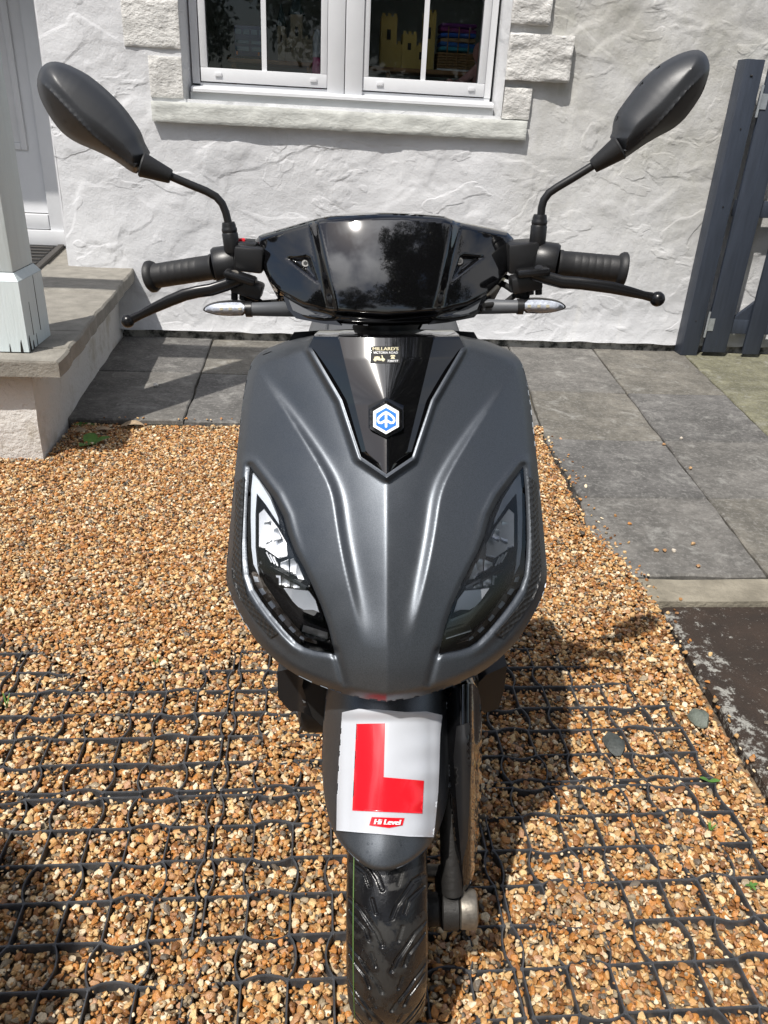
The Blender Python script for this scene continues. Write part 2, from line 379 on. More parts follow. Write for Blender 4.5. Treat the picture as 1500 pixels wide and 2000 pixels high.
# right-hand limit of the gravel and of the paving, measured on site as x(y)
def edge_x(y): return np.interp(y, [.0, 1.2, 1.8, 1.93, 2.5, 3.09, 3.2], [.90, .945, .985, .97, .955, .995, 1.03])

# tarmac drive with lichen, concrete edging strip
yy = np.linspace(-.6, 1.80, 40)
v = []; f = []
for i, y in enumerate(yy):
    x = float(edge_x(y)) + .012*noise.noise(Vector((y*9, 0, 3))) + .02
    v += [(x, y, -.05), (x, y, .006), (x+.01, y, .012), (3.4, y, .012)]
for i in range(len(yy)-1):
    a = i*4; f += [(a, a+1, a+5, a+4), (a+1, a+2, a+6, a+5), (a+2, a+3, a+7, a+6)]
drive = struct('driveway', v, f, M_TARMAC)
def rough_slab(poly, z1, th, mtl, parent, name='paving_slab', bev=.006, tilt=0., cut=10, amp=.0035, seed=0):
    """flat stone with slightly worn, uneven edges; poly ccw in plan"""
    bm = bmesh.new(); pts = densify([np.array(p, float) for p in poly], .05)
    c = np.mean(pts, axis=0); top = []; mid = []; bot = []
    for k, p in enumerate(pts):
        n = noise.noise(Vector((p[0]*11+seed, p[1]*11, 1.7)))*amp*2
        d = (p-c)/max(np.linalg.norm(p-c), 1e-6); q = p+d*n
        zt = z1 + tilt*(p[0]-c[0]) + noise.noise(Vector((p[0]*4, p[1]*4, seed)))*amp
        top.append(bm.verts.new((*(q-d*bev), zt))); mid.append(bm.verts.new((*q, zt-bev))); bot.append(bm.verts.new((*q, z1-th)))
    n = len(pts); bm.faces.new(top)
    for i in range(n):
        j = (i+1) % n; bm.faces.new((mid[i], mid[j], top[j], top[i])); bm.faces.new((bot[i], bot[j], mid[j], mid[i]))
    bmesh.ops.recalc_face_normals(bm, faces=bm.faces); me = bpy.data.meshes.new(name); bm.to_mesh(me); bm.free()
    return link(name, me, mtl, parent)
strip = rough_slab([(.975, 1.80), (2.6, 1.79), (2.6, 1.925), (.955, 1.925)], .030, .09, M_CONC, None, 'concrete_edging', bev=.012, seed=3, amp=.006)
tag(strip, kind='structure')

# terrace: soil bed with one stone slab beside the other
bed = MB()
bed.prism([(-1.2, 3.235, .012), (1.0, 3.235, .012), (.975, 1.93, .012), (3.6, 1.93, .012), (3.6, 6.5, .012), (-1.2, 6.5, .012)], (0, 0, -.09))
terrace = bed.build('terrace', M_JOINT); tag(terrace, kind='structure')
ZS = .035; J = .0032
colL = [lambda y: -1.14, lambda y: -.57-.03*(y-3.2), lambda y: .03-.02*(y-3.2), lambda y: .53]
def X_e(y): return float(np.interp(y, [1.93, 2.24, 2.5, 3.09, 3.7, 4.7], [.955, .925, .975, 1.0, 1.10, 1.2]))
def X_1(y): return 1.402 + .122*(y-1.944)
def X_2(y): return 2.077 + .157*(y-3.171)
def X_3(y): return X_2(y) + .62
rowsR = [1.935, 2.49, 3.08, 3.765, 4.66]
k = 0
for r in range(4):
    y0, y1 = rowsR[r]+J, rowsR[r+1]-J
    for a, b, nm in ((X_e, X_1, 0), (X_1, X_2, 0), (X_2, X_3, 1)):
        if a is X_e and r == 0: poly = [(a(y0)+J, y0), (b(y0)-J, y0), (b(y1)-J, y1), (a(y1)+J, y1), (.925, 2.24)]
        else: poly = [(a(y0)+J, y0), (b(y0)-J, y0), (b(y1)-J, y1), (a(y1)+J, y1)]
        m_ = M_SLABMOSS if (nm and r >= 2) else SLABS[(k*2+r) % 3]
        rough_slab(poly, ZS, .07, m_, terrace, seed=k*1.3, tilt=random.uniform(-.004, .004)); k += 1
for r, (y0, y1) in enumerate(((3.235, 3.945), (3.955, 4.66))):
    for c in range(4):
        xa = colL[c](y0)+J; xb = (colL[c+1](y0) if c < 3 else X_e(max(y0, 3.1)))-J
        xa1 = colL[c](y1)+J; xb1 = (colL[c+1](y1) if c < 3 else X_e(y1))-J
        rough_slab([(xa, y0), (xb, y0), (xb1, y1), (xa1, y1)], ZS-.006*random.random(), .07, SLABS[(c+r) % 3], terrace, seed=20+k); k += 1

# ------------------------------------------------------------------ house
house = thing('house', 'white rendered house wall with stone window surround and white door behind the scooter', 'house', (0, YW, 0))
def hpart(mb, name, m, parent=house, smooth=None):
    """geometry given in world coordinates, stored relative to the house"""
    mb.v = [(x, y-YW, z) for x, y, z in mb.v]; return mb.build(name, m, parent, smooth)
WX0, WX1, WZ0, WZ1 = -.700, 1.000, 1.300, 2.72      # window opening in the wall face
def lump(x, z):
    p = Vector((x*1.0, 0.3, z*1.0))
    a = noise.fractal(p*2.4, 1.0, 2.0, 4)*.010
    def layer(sc_, ox, lo, wd, hgt):
        n_ = noise.noise(Vector((x*sc_+ox, 1.3*ox, z*sc_*1.35)))+.35*noise.noise(Vector((x*sc_*3.1, ox, z*sc_*3.4)))
        return hgt*float(sstep((n_-lo)/wd))
    a += layer(1.5, 3.1, .10, .04, .003)+layer(2.3, 9.4, .18, .04, .003)+layer(2.0, 27.2, .25, .04, .003)
    return a
xs = np.unique(np.round(np.concatenate([np.arange(-1.40, 3.10, .0125), [WX0, WX1, 3.10]]), 4)); zs = np.unique(np.round(np.concatenate([np.arange(.075, 2.75, .0125), [WZ0, WZ1]]), 4))
v = []; f = []; nz_ = len(zs)
for x in xs:
    for z in zs:
        ed = min(1, max(0, min(abs(x+1.40), 1)*12)) ; d = lump(x, z)*ed
        flare = .018*math.exp(-(z-.075)/.07)               # bell-cast foot of the render
        v.append((x, YW-d-flare-.004*noise.noise(Vector((x*6, z*6, 0))), z + (.010*noise.noise(Vector((x*7, 0, 0))) if z < .08 else 0)))
for i in range(len(xs)-1):
    for j in range(nz_-1):
        cx = (xs[i]+xs[i+1])/2; cz = (zs[j]+zs[j+1])/2
        if WX0 < cx < WX1 and WZ0 < cz < WZ1: continue
        a = i*nz_+j; f.append((a, a+nz_, a+nz_+1, a+1))
wm = MB(); wm.add(v, f)
# reveals of window opening, rounded end at the doorway, underside of the render
wm.add([(-1.40, YW, .075), (-1.40, YW, 2.75), (-1.415, YW+.02, 2.75), (-1.415, YW+.02, .075), (-1.415, 5.36, 2.75), (-1.415, 5.36, .075)], [(0, 1, 2, 3), (3, 2, 4, 5)])
for xx, s in ((WX0, 1), (WX1, -1)):
    wm.add([(xx, YW-.02, WZ0), (xx, YW-.02, WZ1), (xx+s*.032, YW+.13, WZ1), (xx+s*.032, YW+.13, WZ0)], [(0, 1, 2, 3)])
wm.add([(WX0, YW-.02, WZ1), (WX1, YW-.02, WZ1), (WX1, YW+.13, WZ1), (WX0, YW+.13, WZ1)], [(0, 1, 2, 3)])
wm.add([(-1.40, YW-.02, .075), (3.10, YW-.02, .075), (3.10, YW+.05, .075), (-1.40, YW+.05, .075)], [(0, 1, 2, 3)])
wm.box(3.04, 3.10, YW+.03, 7.0, .0, 2.75)
wm.box(-1.39, WX0-.005, YW+.14, YW+.2, .0, 2.75); wm.box(WX1+.005, 3.05, YW+.14, YW+.2, .0, 2.75)
wm.box(WX0-.01, WX1+.01, YW+.14, YW+.2, .0, 1.34); wm.box(WX0-.01, WX1+.01, YW+.135, YW+.16, WZ1+.005, 2.75)
hpart(wm, 'wall', M_WALL, smooth=50)
pl = MB(); pl.box(-1.14, 3.05, YW+.012, YW+.1, -.02, .12); hpart(pl, 'plinth', M_PLINTH)
# sill stone
def rough_block(x0, x1, y0, y1, z0, z1, amp, res, seed, b=.008):
    """a hewn stone: front face (y0) split rough, arrises slightly rounded"""
    nx = max(2, int((x1-x0)/res)); nz2 = max(2, int((z1-z0)/res)); m_ = MB(); v = []; f = []
    for i in range(nx+1):
        for j in range(nz2+1):
            u = i/nx; t = j/nz2; x = x0+(x1-x0)*u; z = z0+(z1-z0)*t
            e = min(u*(x1-x0), (1-u)*(x1-x0), t*(z1-z0), (1-t)*(z1-z0)); ee = 1-min(1, e/max(b, 1e-4))
            n = noise.fractal(Vector((x*9+seed, seed, z*13)), .9, 2.1, 5)*amp
            v.append((x+.3*amp*noise.noise(Vector((z*20, seed, 1)))*(u in (0, 1)), y0-n*(1-.6*ee)+ee*b*.7, z+.3*amp*noise.noise(Vector((x*20, seed, 4)))*(t in (0, 1))))
    nn = nz2+1
    for i in range(nx):
        for j in range(nz2): a = i*nn+j; f.append((a, a+nn, a+nn+1, a+1))
    m_.add(v, f)
    ring = [i*nn for i in range(nx+1)] + [nx*nn+j for j in range(1, nn)] + [i*nn+nz2 for i in range(nx-1, -1, -1)] + [j for j in range(nz2-1, 0, -1)]
    k = len(ring); base = len(m_.v)
    m_.v += [(m_.v[i][0], y1, m_.v[i][2]) for i in ring]
    m_.f += [(ring[i], base+i, base+(i+1) % k, ring[(i+1) % k]) for i in range(k)]
    return m_
hpart(rough_block(-.868, 1.145, 4.632, YW+.15, 1.186, 1.283, .004, .012, 2.2), 'window_sill', M_SILL, smooth=40)
for i, (x0, x1, z0, z1, dy) in enumerate([(1.005, 1.155, 1.290, 1.440, .028), (1.000, 1.345, 1.475, 1.690, .045), (1.000, 1.205, 1.732, 1.955, .040), (1.0, 1.34, 1.99, 2.2, .04), (1.0, 1.2, 2.22, 2.36, .04),
                                          (-.872, -.704, 1.300, 1.490, .009), (-.985, -.704, 1.525, 1.735, .010), (-.872, -.704, 1.76, 1.96, .009), (-.985, -.704, 1.98, 2.2, .009)]):
    hpart(rough_block(x0, x1, YW-dy, YW+.10, z0, z1, .010 if x0 > 0 else .004, .010, 5.5+i*3.3, b=.006), 'quoin_stone', M_QUOIN, smooth=40)
# window: frame, two sashes, glazing bars, panes, vent caps
win = hpart(MB().box(-.665, -.625, 4.775, 4.86, 1.378, WZ1), 'window', M_UPVC)
win.data.name = 'window'
def wpart(mb, name, m=M_UPVC, smooth=None): return hpart(mb, name, m, win, smooth)
wpart(MB().box(-.625, .95, 4.777, 4.86, 1.355, 1.384), 'bottom_rail')
wpart(MB().box(.915, .952, 4.775, 4.86, 1.385, WZ1), 'jamb')
mu = MB(); mu.box(.052, .143, 4.758, 4.86, 1.362, WZ1, .004); mu.box(.147, .242, 4.755, 4.86, 1.362, WZ1, .004); wpart(mu, 'mullion', smooth=40)
lg = MB(); lg.prism([(-.668, 4.715, 1.338), (-.668, 4.715, 1.352), (-.668, 4.722, 1.360), (-.668, 4.80, 1.372), (-.668, 4.80, 1.338)], (1.632, 0, 0)); wpart(lg, 'window_ledge')
st = MB(); st.box(-.675, .968, 4.735, 4.80, 1.300, 1.337); wpart(st, 'ledge_packer')
for (x0, x1, g0, g1, bx) in ((-.620, .050, -.583, .016, -.284), (.244, .914, .274, .876, .572)):
    z0, zg = 1.390, 1.455
    s_ = MB()
    for (a0, a1, c0, c1) in ((x0, x1, z0, zg), (x0, g0, zg, WZ1), (g1, x1, zg, WZ1)):
        s_.box(a0, a1, 4.768, 4.84, c0, c1, .003)
    sash = wpart(s_, 'sash', smooth=40)
    wpart(MB().box(g0-.004, g1+.004, 4.789, 4.792, zg-.004, WZ1), 'pane', M_GLASS)
    wpart(MB().box(bx-.013, bx+.013, 4.780, 4.7885, zg, WZ1), 'glazing_bar')
    for vx in (x0+.075, x1-.09): wpart(MB().box(vx, vx+.036, 4.7595, 4.7675, z0+.026, z0+.045, .002), 'vent_cap', smooth=40)
# dark room behind the window
rm = MB(); R0 = YW+.22
rm.add([(-1.3, R0, .6), (2.2, R0, .6), (2.2, 7.2, .6), (-1.3, 7.2, .6), (-1.3, R0, 2.7), (2.2, R0, 2.7), (2.2, 7.2, 2.7), (-1.3, 7.2, 2.7)],
       [(0, 1, 2, 3), (4, 7, 6, 5), (3, 2, 6, 7), (0, 3, 7, 4), (1, 5, 6, 2)])
tag(rm.build('room', M_ROOM), kind='structure')
# door in the recess
DY = 5.40
dr = hpart(MB().box(-2.75, -1.705, DY, DY+.05, .622, 2.6), 'door', M_UPVC)
def dpart(mb, name, m=M_UPVC, smooth=None): return hpart(mb, name, m, dr, smooth)
dpart(MB().box(-1.700, -1.42, DY-.03, DY+.05, .45, 2.6, .006), 'door_frame', smooth=40)
pf = MB()
for (x0, x1, z0, z1) in ((-1.815, -1.775, .985, 2.4), (-2.6, -1.815, .985, 1.025)): pf.box(x0, x1, DY-.014, DY, z0, z1, .004)
dpart(pf, 'panel_moulding', smooth=40)
dpart(MB().box(-2.60, -1.815, DY-.006, DY-.0005, 1.025, 2.4, .002), 'door_panel', smooth=40)
dpart(MB().box(-2.75, -1.702, DY-.035, DY+.02, .527, .617, .006), 'weather_bar', smooth=40)
dpart(MB().box(-2.75, -1.425, DY-.050, DY+.02, .430, .523, .004), 'threshold', smooth=40)
hpart(MB().box(-2.80, -1.42, YW-.01, DY+.06, 2.20, 2.30), 'added_shade_ceiling', M_WALL)  # unseen slab over the recess, added to keep the sun off the door
hpart(MB().box(-6.5, -2.78, YW, YW+.2, 0, 2.75), 'wall_wing', M_WALL)
hpart(MB().box(-2.82, -2.76, YW+.2, DY+.06, .3, 2.75), 'recess_side', M_WALL)
rs = MB(); rs.box(-2.80, -1.42, DY+.06, DY+.1, .3, 2.75); hpart(rs, 'recess_wall', M_WALL)

# ------------------------------------------------------------------ porch
porch = thing('porch', 'raised porch step with grey stone coping and rendered white sides beside the door', 'porch', (-1.6, 3.8, 0))
def rel(mb, o): mb.v = [(x-o.location.x, y-o.location.y, z-o.location.z) for x, y, z in mb.v]; return mb
def side_x(y): return -1.040 - .060*(y-2.86)
sw = MB(); v = []; f = []
py_ = np.arange(2.835, 4.70, .03); pz_ = np.arange(-.05, .375, .03)
for y in py_:
    for z in pz_: v.append((side_x(y)+.010*noise.noise(Vector((y*5, z*5, 2)))+.03*max(0, .06-z)*.3, y, z))
n_ = len(pz_)
for i in range(len(py_)-1):
    for j in range(n_-1): a = i*n_+j; f.append((a, a+n_, a+n_+1, a+1))
sw.add(v, f); v = []; f = []; px_ = np.arange(-2.4, -1.038, .03)
for x in list(px_)+[-1.04]:
    for z in pz_: v.append((x, 2.835-.012*noise.fractal(Vector((x*5, z*5, 8)), 1, 2, 4), z))
for i in range(len(px_)):
    for j in range(n_-1): a = i*n_+j; f.append((a, a+n_, a+n_+1, a+1))
sw.add(v, f); rel(sw, porch).build('side_wall', M_STEPWALL, porch, 55)
def edge_c(y): return -.905 - .071*(y-2.72)
for i, (y0, y1) in enumerate(((2.765, 2.925), (2.931, 3.19), (3.196, 3.955), (3.961, 4.70))):
    for (xl, xr) in ((-2.4, -1.62), (-1.612, None)):
        r0 = edge_c(y0) if xr is None else xr; r1 = edge_c(y1) if xr is None else xr
        s_ = rough_slab([(xl-porch.location.x, y0-3.8), (r0-porch.location.x, y0-3.8), (r1-porch.location.x, y1-3.8), (xl-porch.location.x, y1-3.8)], .42+.004*random.random(), .062, M_COPING, porch, 'coping_slab', bev=.008, seed=40+i*2, amp=.005)
fl = MB(); fl.box(-2.4, -1.423, 4.706, 5.36, .30, .418); rel(fl, porch).build('porch_floor', M_COPING, porch)
cb = MB(); cb.box(-2.6, -1.045, 2.87, 3.09, 2.852, 2.98, .01); rel(cb, porch).build('added_porch_beam', M_POST, porch)  # unseen beam added above the post; its shadow makes a band on the ground

post = thing('porch_post', 'pale blue painted timber porch post with cracked, rotting square base', 'post', (-1.16, 2.98, .42))
bx0, bx1, by0, by1 = -1.285, -1.038, 2.853, 3.105
pb = MB(); pb.box(bx0, bx1, by0, by1, .424, .672)
pb.add([(bx0, by0, .673), (bx1, by0, .673), (bx1, by1, .673), (bx0, by1, .673), (bx0+.018, by0+.020, .70), (bx1-.018, by0+.020, .70), (bx1-.018, by1-.02, .70), (bx0+.018, by1-.02, .70)], [(0, 1, 5, 4), (1, 2, 6, 5), (2, 3, 7, 6), (3, 0, 4, 7)])
rel(pb, post).build('base_block', M_POST, post)
ps = MB(); ps.box(bx0+.019, bx1-.019, by0+.021, by1-.021, .70, 2.85, .004); rel(ps, post).build('shaft', M_POST, post, 40)
for (x, y, h, wd, ax) in ((bx1, by0+.012, .055, .020, 'x'), (bx1, by0+.05, .03, .013, 'x'), (bx1, by0+.095, .045, .006, 'x'), (bx0+.218, by0, .045, .010, 'y'), (bx0+.18, by0, .03, .005, 'y'), (bx0+.12, by0, .028, .004, 'y'), (bx1, by0+.15, .20, .004, 'x'), (bx1, by0+.07, .12, .003, 'x')):
    cm = MB(); z0 = .4245 if h < .1 else .47
    if ax == 'x': cm.prism([(x-.002, y, z0), (x-.002, y+wd, z0), (x-.002, y+wd*.6, z0+h), (x-.002, y+wd*.3, z0+h*.8)], (.0032, 0, 0))
    else: cm.prism([(x, y+.002, z0), (x+wd, y+.002, z0), (x+wd*.7, y+.002, z0+h), (x+wd*.3, y+.002, z0+h*.7)], (0, -.0032, 0))
    rel(cm, post).build('crack', M_ROT, post)
dm = thing('doormat', 'black ribbed doormat with grey edging in front of the white door', 'doormat', (-1.75, 4.9, .424))
mm = MB(); mm.prism([(-1.535, 4.46, .426), (-1.655, 5.33, .426), (-2.5, 5.33, .426), (-2.5, 4.46, .426)], (0, 0, .010)); rel(mm, dm).build('mat_base', M_MAT, dm)
em = MB(); em.prism([(-1.500, 4.43, .426), (-1.620, 5.345, .426), (-1.653, 5.345, .426), (-1.533, 4.43, .426)], (0, 0, .016)); rel(em, dm).build('edging', M_MATEDGE, dm)
for i in range(7):
    y = 4.52+i*.115; x1 = -1.545-.138*(y-4.46)
    rel(MB().box(-2.5, x1, y, y+.022, .4365, .4425, .002), dm).build('rib', M_MATEDGE, dm)

# ------------------------------------------------------------------ gate and fence
gate = thing('garden_gate', 'dark blue-grey slatted wooden side gate at the end of the white wall', 'gate', (2.6, 4.56, .03))
def gpart(mb, name, m=M_NAVY, smooth=40): return rel(mb, gate).build(name, m, gate, smooth)
for i, (x0, x1, z0, z1) in enumerate([(2.395, 2.545, .062, 1.62), (2.655, 2.765, .055, 1.60), (2.85, 2.96, .055, 1.62), (3.05, 3.16, .055, 1.61), (3.25, 3.36, .055, 1.62)]):
    m_ = MB(); m_.box(x0, x1, 4.545, 4.567, z0, z1, .004)
    if i == 0: m_.box(2.468, 2.471, 4.5435, 4.546, .1, 1.6)
    gpart(m_, 'board')
for (z0, z1) in ((.175, .262), (.85, .94), (1.40, 1.49)): gpart(MB().box(2.40, 3.36, 4.569, 4.603, z0, z1, .004), 'rail')
br = MB(); br.prism([(2.55, 4.572, .262), (2.68, 4.572, .262), (3.33, 4.572, .85), (3.20, 4.572, .85)], (0, .026, 0)); gpart(br, 'brace')
for z in (.155, 1.36):
    h_ = MB(); h_.tube([(2.381, 4.540, z), (2.381, 4.540, z+.155)], .007, 8); h_.box(2.383, 2.425, 4.541, 4.5445, z+.04, z+.115); gpart(h_, 'hinge', M_ZINC)
gp_ = thing('gate_post', 'dark blue-grey square gate post standing against the white wall', 'post', (2.31, 4.6, .03))
rel(MB().box(2.262, 2.368, 4.555, 4.652, .036, 1.632, .003), gp_).build('post_shaft', M_NAVY, gp_, 40)
for z in (1.555, 1.30, .90, .25): rel(MB().tube([(2.315+random.uniform(-.02, .02), 4.556, z), (2.315, 4.5535, z)], .005, 8), gp_).build('nail', M_DEEP, gp_)
fp = thing('short_fence_post', 'foot of a dark blue-grey post cut off by the right edge of the picture', 'post', (2.21, 3.36, .03))
rel(MB().box(2.145, 2.245, 3.20, 3.30, .036, 1.0, .004), fp).build('post_shaft', M_NAVY, fp, 40)

# ------------------------------------------------------------------ gravel
def in_bed(x, y):
    ok = (x < edge_x(y)-.004) & (y < 3.225)
    ok &= ~((x < -1.035) & (y > 2.84))
    return ok
gb = MB(); pts_b = [(-3.0, -1.5), (float(edge_x(-1.5)), -1.5)]
for y in np.linspace(-1.4, 3.2, 30): pts_b.append((float(edge_x(y))+.02, float(y)))
pts_b += [(1.0, 3.24), (-1.1, 3.24), (-1.1, 2.9), (-3.0, 2.9)]
def bed_material():
    m, t, b, vec = newmat('gravel_floor', .9)
    vo = t.nodes.new('ShaderNodeTexVoronoi'); vo.inputs['Scale'].default_value = 75; t.links.new(vec, vo.inputs['Vector'])
    sp = t.nodes.new('ShaderNodeSeparateColor'); t.links.new(vo.outputs['Color'], sp.inputs['Color'])
    r = t.nodes.new('ShaderNodeValToRGB'); e = r.color_ramp.elements; e[0].color = (.05, .03, .018, 1); e[1].color = (.30, .21, .12, 1)
    t.links.new(sp.outputs['Red'], r.inputs['Fac']); t.links.new(r.outputs['Color'], b.inputs['Base Color'])
    bumpnode(t, b, vo.outputs['Distance'], -.8, .008); return m
gb.add([(x, y, -.020) for x, y in pts_b], [tuple(range(len(pts_b)))])
tag(gb.build('gravel_bed', bed_material()), kind='structure')

PX0, PY0, PPX, PPY, NC, NR = -.190, 1.155, .5275, .5505, 7, 7      # plastic gravel grid: origin, panel pitch, cells
GAP = .007
def rib_lines():
    """centre lines of the ribs of one panel, in panel coordinates"""
    wx, wy = PPX-2*GAP, PPY-2*GAP; cx, cy = wx/NC, wy/NR; lines = []; A = .0125
    for c in range(NC+1):
        pts = []
        for r in range(NR):
            for k in range(7):
                t = k/6; off = 0.
                if r % 2 == 0:
                    sgn = 1 if c % 2 == 0 else -1
                    off = sgn*A*math.sin(math.pi*t)**.8*(.75 if c in (0, NC) else 1)
                    if c == 0: off = abs(off)
                    if c == NC: off = -abs(off)
                pts.append((c*cx+off, (r+t)*cy))
        lines.append(pts)
    for r in range(NR+1):
        pts = []
        for c in range(NC):
            for k in range(7):
                t = k/6; off = 0.
                on = (c % 4 == 1) if r % 2 else (c % 4 == 1)
                if r == 0: off = A*.75*math.sin(math.pi*t)**.8 if c % 2 == 1 else 0
                elif r == NR: off = -A*.75*math.sin(math.pi*t)**.8 if c % 2 == 1 else 0
                elif on: off = (A*.8 if r % 2 == 0 else -A*.8)*math.sin(math.pi*t)**.8
                pts.append(((c+t)*cx, r*cy+off))
        lines.append(pts)
    return lines
RIBS = rib_lines()
def panel_mesh(seed):
    m_ = MB(); rr = random.Random(seed); wd = .0017; zt = .0020
    ph = rr.uniform(0, 9)
    for ln in RIBS:
        n = len(ln); P_ = [Vector((x+.0006*noise.noise(Vector((x*12+ph, y*12, 0))), y+.0006*noise.noise(Vector((x*12, y*12+ph, 4))), 0)) for x, y in ln]; v = []; f = []
        for i, p in enumerate(P_):
            t = (P_[min(i+1, n-1)]-P_[max(i-1, 0)]); t = Vector((t.x, t.y, 0)).normalized(); s = Vector((-t.y, t.x, 0))
            z = zt+.0012*noise.noise(Vector((p.x*5+ph, p.y*5, 1)))
            for (o, dz) in ((-1.25, -.034), (-1.15, -.0025), (-.6, 0), (.6, 0), (1.15, -.0025), (1.25, -.034)): v.append((p.x+s.x*wd*o, p.y+s.y*wd*o, z+dz))
        for i in range(n-1):
            for j in range(5): a = i*6+j; f.append((a, a+1, a+7, a+6))
        m_.add(v, f)
    cx, cy = (PPX-2*GAP)/NC, (PPY-2*GAP)/NR
    for c in range(NC+1):
        for r in range(NR+1):
            m_.lathe((c*cx, r*cy, -.03), (c*cx, r*cy, .003), [(0, .0040), (.0308, .0040), (.0318, .0030)], 8)
    return m_
where = {(-1, 0): 'behind the double seam, left of the scooter wheel', }
panel_rows = []
names = {(-2, 1): 'mostly buried at the left edge of the picture', (-1, 0): 'in the bottom left corner of the picture', (-1, 1): 'half buried to the left of the scooter nose',
         (0, 0): 'under the front wheel of the scooter', (0, 1): 'under the scooter nose', (1, 0): 'in the bottom right, nearest the brown tarmac', (1, 1): 'right of the scooter, holding a flat dark stone',
         (1, 2): 'mostly buried beside the right-hand paving slab'}
for (c, r), txt in names.items():
    mb = panel_mesh(c*10+r); off = .033 if r == 2 else 0
    o = mb.build('gravel_grid', M_GRID); o.location = (PX0+c*PPX+GAP, PY0+(r-1)*PPY+GAP+off, 0)
    tag(o, 'black plastic gravel grid panel ' + txt, 'gravel grid', 'gravel grid panels sunk in the drive')
PANELS = [(PX0+c*PPX+GAP, PY0+(r-1)*PPY+GAP+(.033 if r == 2 else 0)) for (c, r) in names]

def bed_height(x, y):
    """mean top of the stones: just below the ribs in front, heaped over them towards the house and at the right"""
    h = -.0022 + .007*sstep((np.sin(x*9.1+y*4.3)*np.sin(y*7.7-x*5.2+1)-.62)/.3) + .016*sstep((y-1.50-.12*np.sin(x*5+.5))/.35) + .008*np.sin(x*7.3+y*3.1)*np.sin(y*8.1-x*2)*.5
    h = h + .014*sstep((x-.55)/.15)*sstep((y-1.62)/.12) - .014*sstep((x-.84)/.03)*sstep((y-2.24)/.04)*sstep((2.36-y)/.04)
    h = h + .010*sstep((x-.868)/.03)
    h = h + .011*np.exp(-(((x-.47)/.10)**2+((y-.86)/.10)**2)) + .010*np.exp(-(((x-.25)/.07)**2+((y-.95)/.2)**2)) + .009*np.exp(-(((x-.02)/.04)**2+((y-1.1)/.12)**2))
    return h
seg = []
for (ox, oy) in PANELS:
    for ln in RIBS: seg.append(np.array(densify(ln, .005, False))+np.array([ox, oy]))
SEGP = np.concatenate(seg)
def near_rib(x, y, r):
    """true where a rib passes closer than r (coarse hash test)"""
    cell = .02; H = {}
    for q in SEGP: H.setdefault((int(q[0]//cell), int(q[1]//cell)), []).append(q)
    out = np.zeros(len(x), bool)
    for i in range(len(x)):
        a, b = int(x[i]//cell), int(y[i]//cell)
        for da in (-1, 0, 1):
            for db in (-1, 0, 1):
                for q in H.get((a+da, b+db), ()):
                    if (q[0]-x[i])**2+(q[1]-y[i])**2 < r[i]**2: out[i] = True
    return out
def scatter():
    X = []; Y = []; Z = []; S = []
    for layer, (step, dz, s0, s1) in enumerate(((.0135, -.009, .0070, .0122), (.0128, -.0025, .0056, .0112), (.031, .003, .0054, .0120), (.0120, -.001, .0026, .0048))):
        gx, gy = np.meshgrid(np.arange(-1.75, 1.06, step), np.arange(.25, 3.25, step*.9)); gx = gx.ravel(); gy = gy.ravel()
        gx = gx+RNG.uniform(-.5, .5, gx.size)*step; gy = gy+RNG.uniform(-.5, .5, gy.size)*step
        k = in_bed(gx, gy) & (gx > -.75-.34*gy) & (gy > .30); gx, gy = gx[k], gy[k]
        s = s0+(s1-s0)*RNG.beta(1.6, 2.4, gx.size); h = bed_height(gx, gy)
        z = h+dz+RNG.normal(0, .0022, gx.size)-(s*.35 if layer < 3 else 0)
        clear = ~((h < .004) & near_rib(gx, gy, s*.45+.0022)) if layer != 0 else ~((h < .004) & near_rib(gx, gy, s*.25+.002))
        X.append(gx[clear]); Y.append(gy[clear]); Z.append(z[clear]); S.append(s[clear])
    return map(np.concatenate, (X, Y, Z, S))
X, Y, Z, S = scatter()
# a few stones kicked over the edge onto tarmac, edging and slabs
ky = RNG.uniform(.7, 3.1, 150); kx = edge_x(ky)+RNG.exponential(.022, 150)+.004; kz = np.where(ky < 1.80, .015, np.where(ky < 1.93, .034, ZS+.004)); ks = RNG.uniform(.004, .0085, 150)
lx = RNG.uniform(-.95, .9, 60); ly = 3.235+RNG.exponential(.016, 60); lz = np.full(60, ZS+.002); ls = RNG.uniform(.004, .008, 60)
X = np.concatenate([X, kx, lx]); Y = np.concatenate([Y, ky, ly]); Z = np.concatenate([Z, kz, lz]); S = np.concatenate([S, ks, ls])
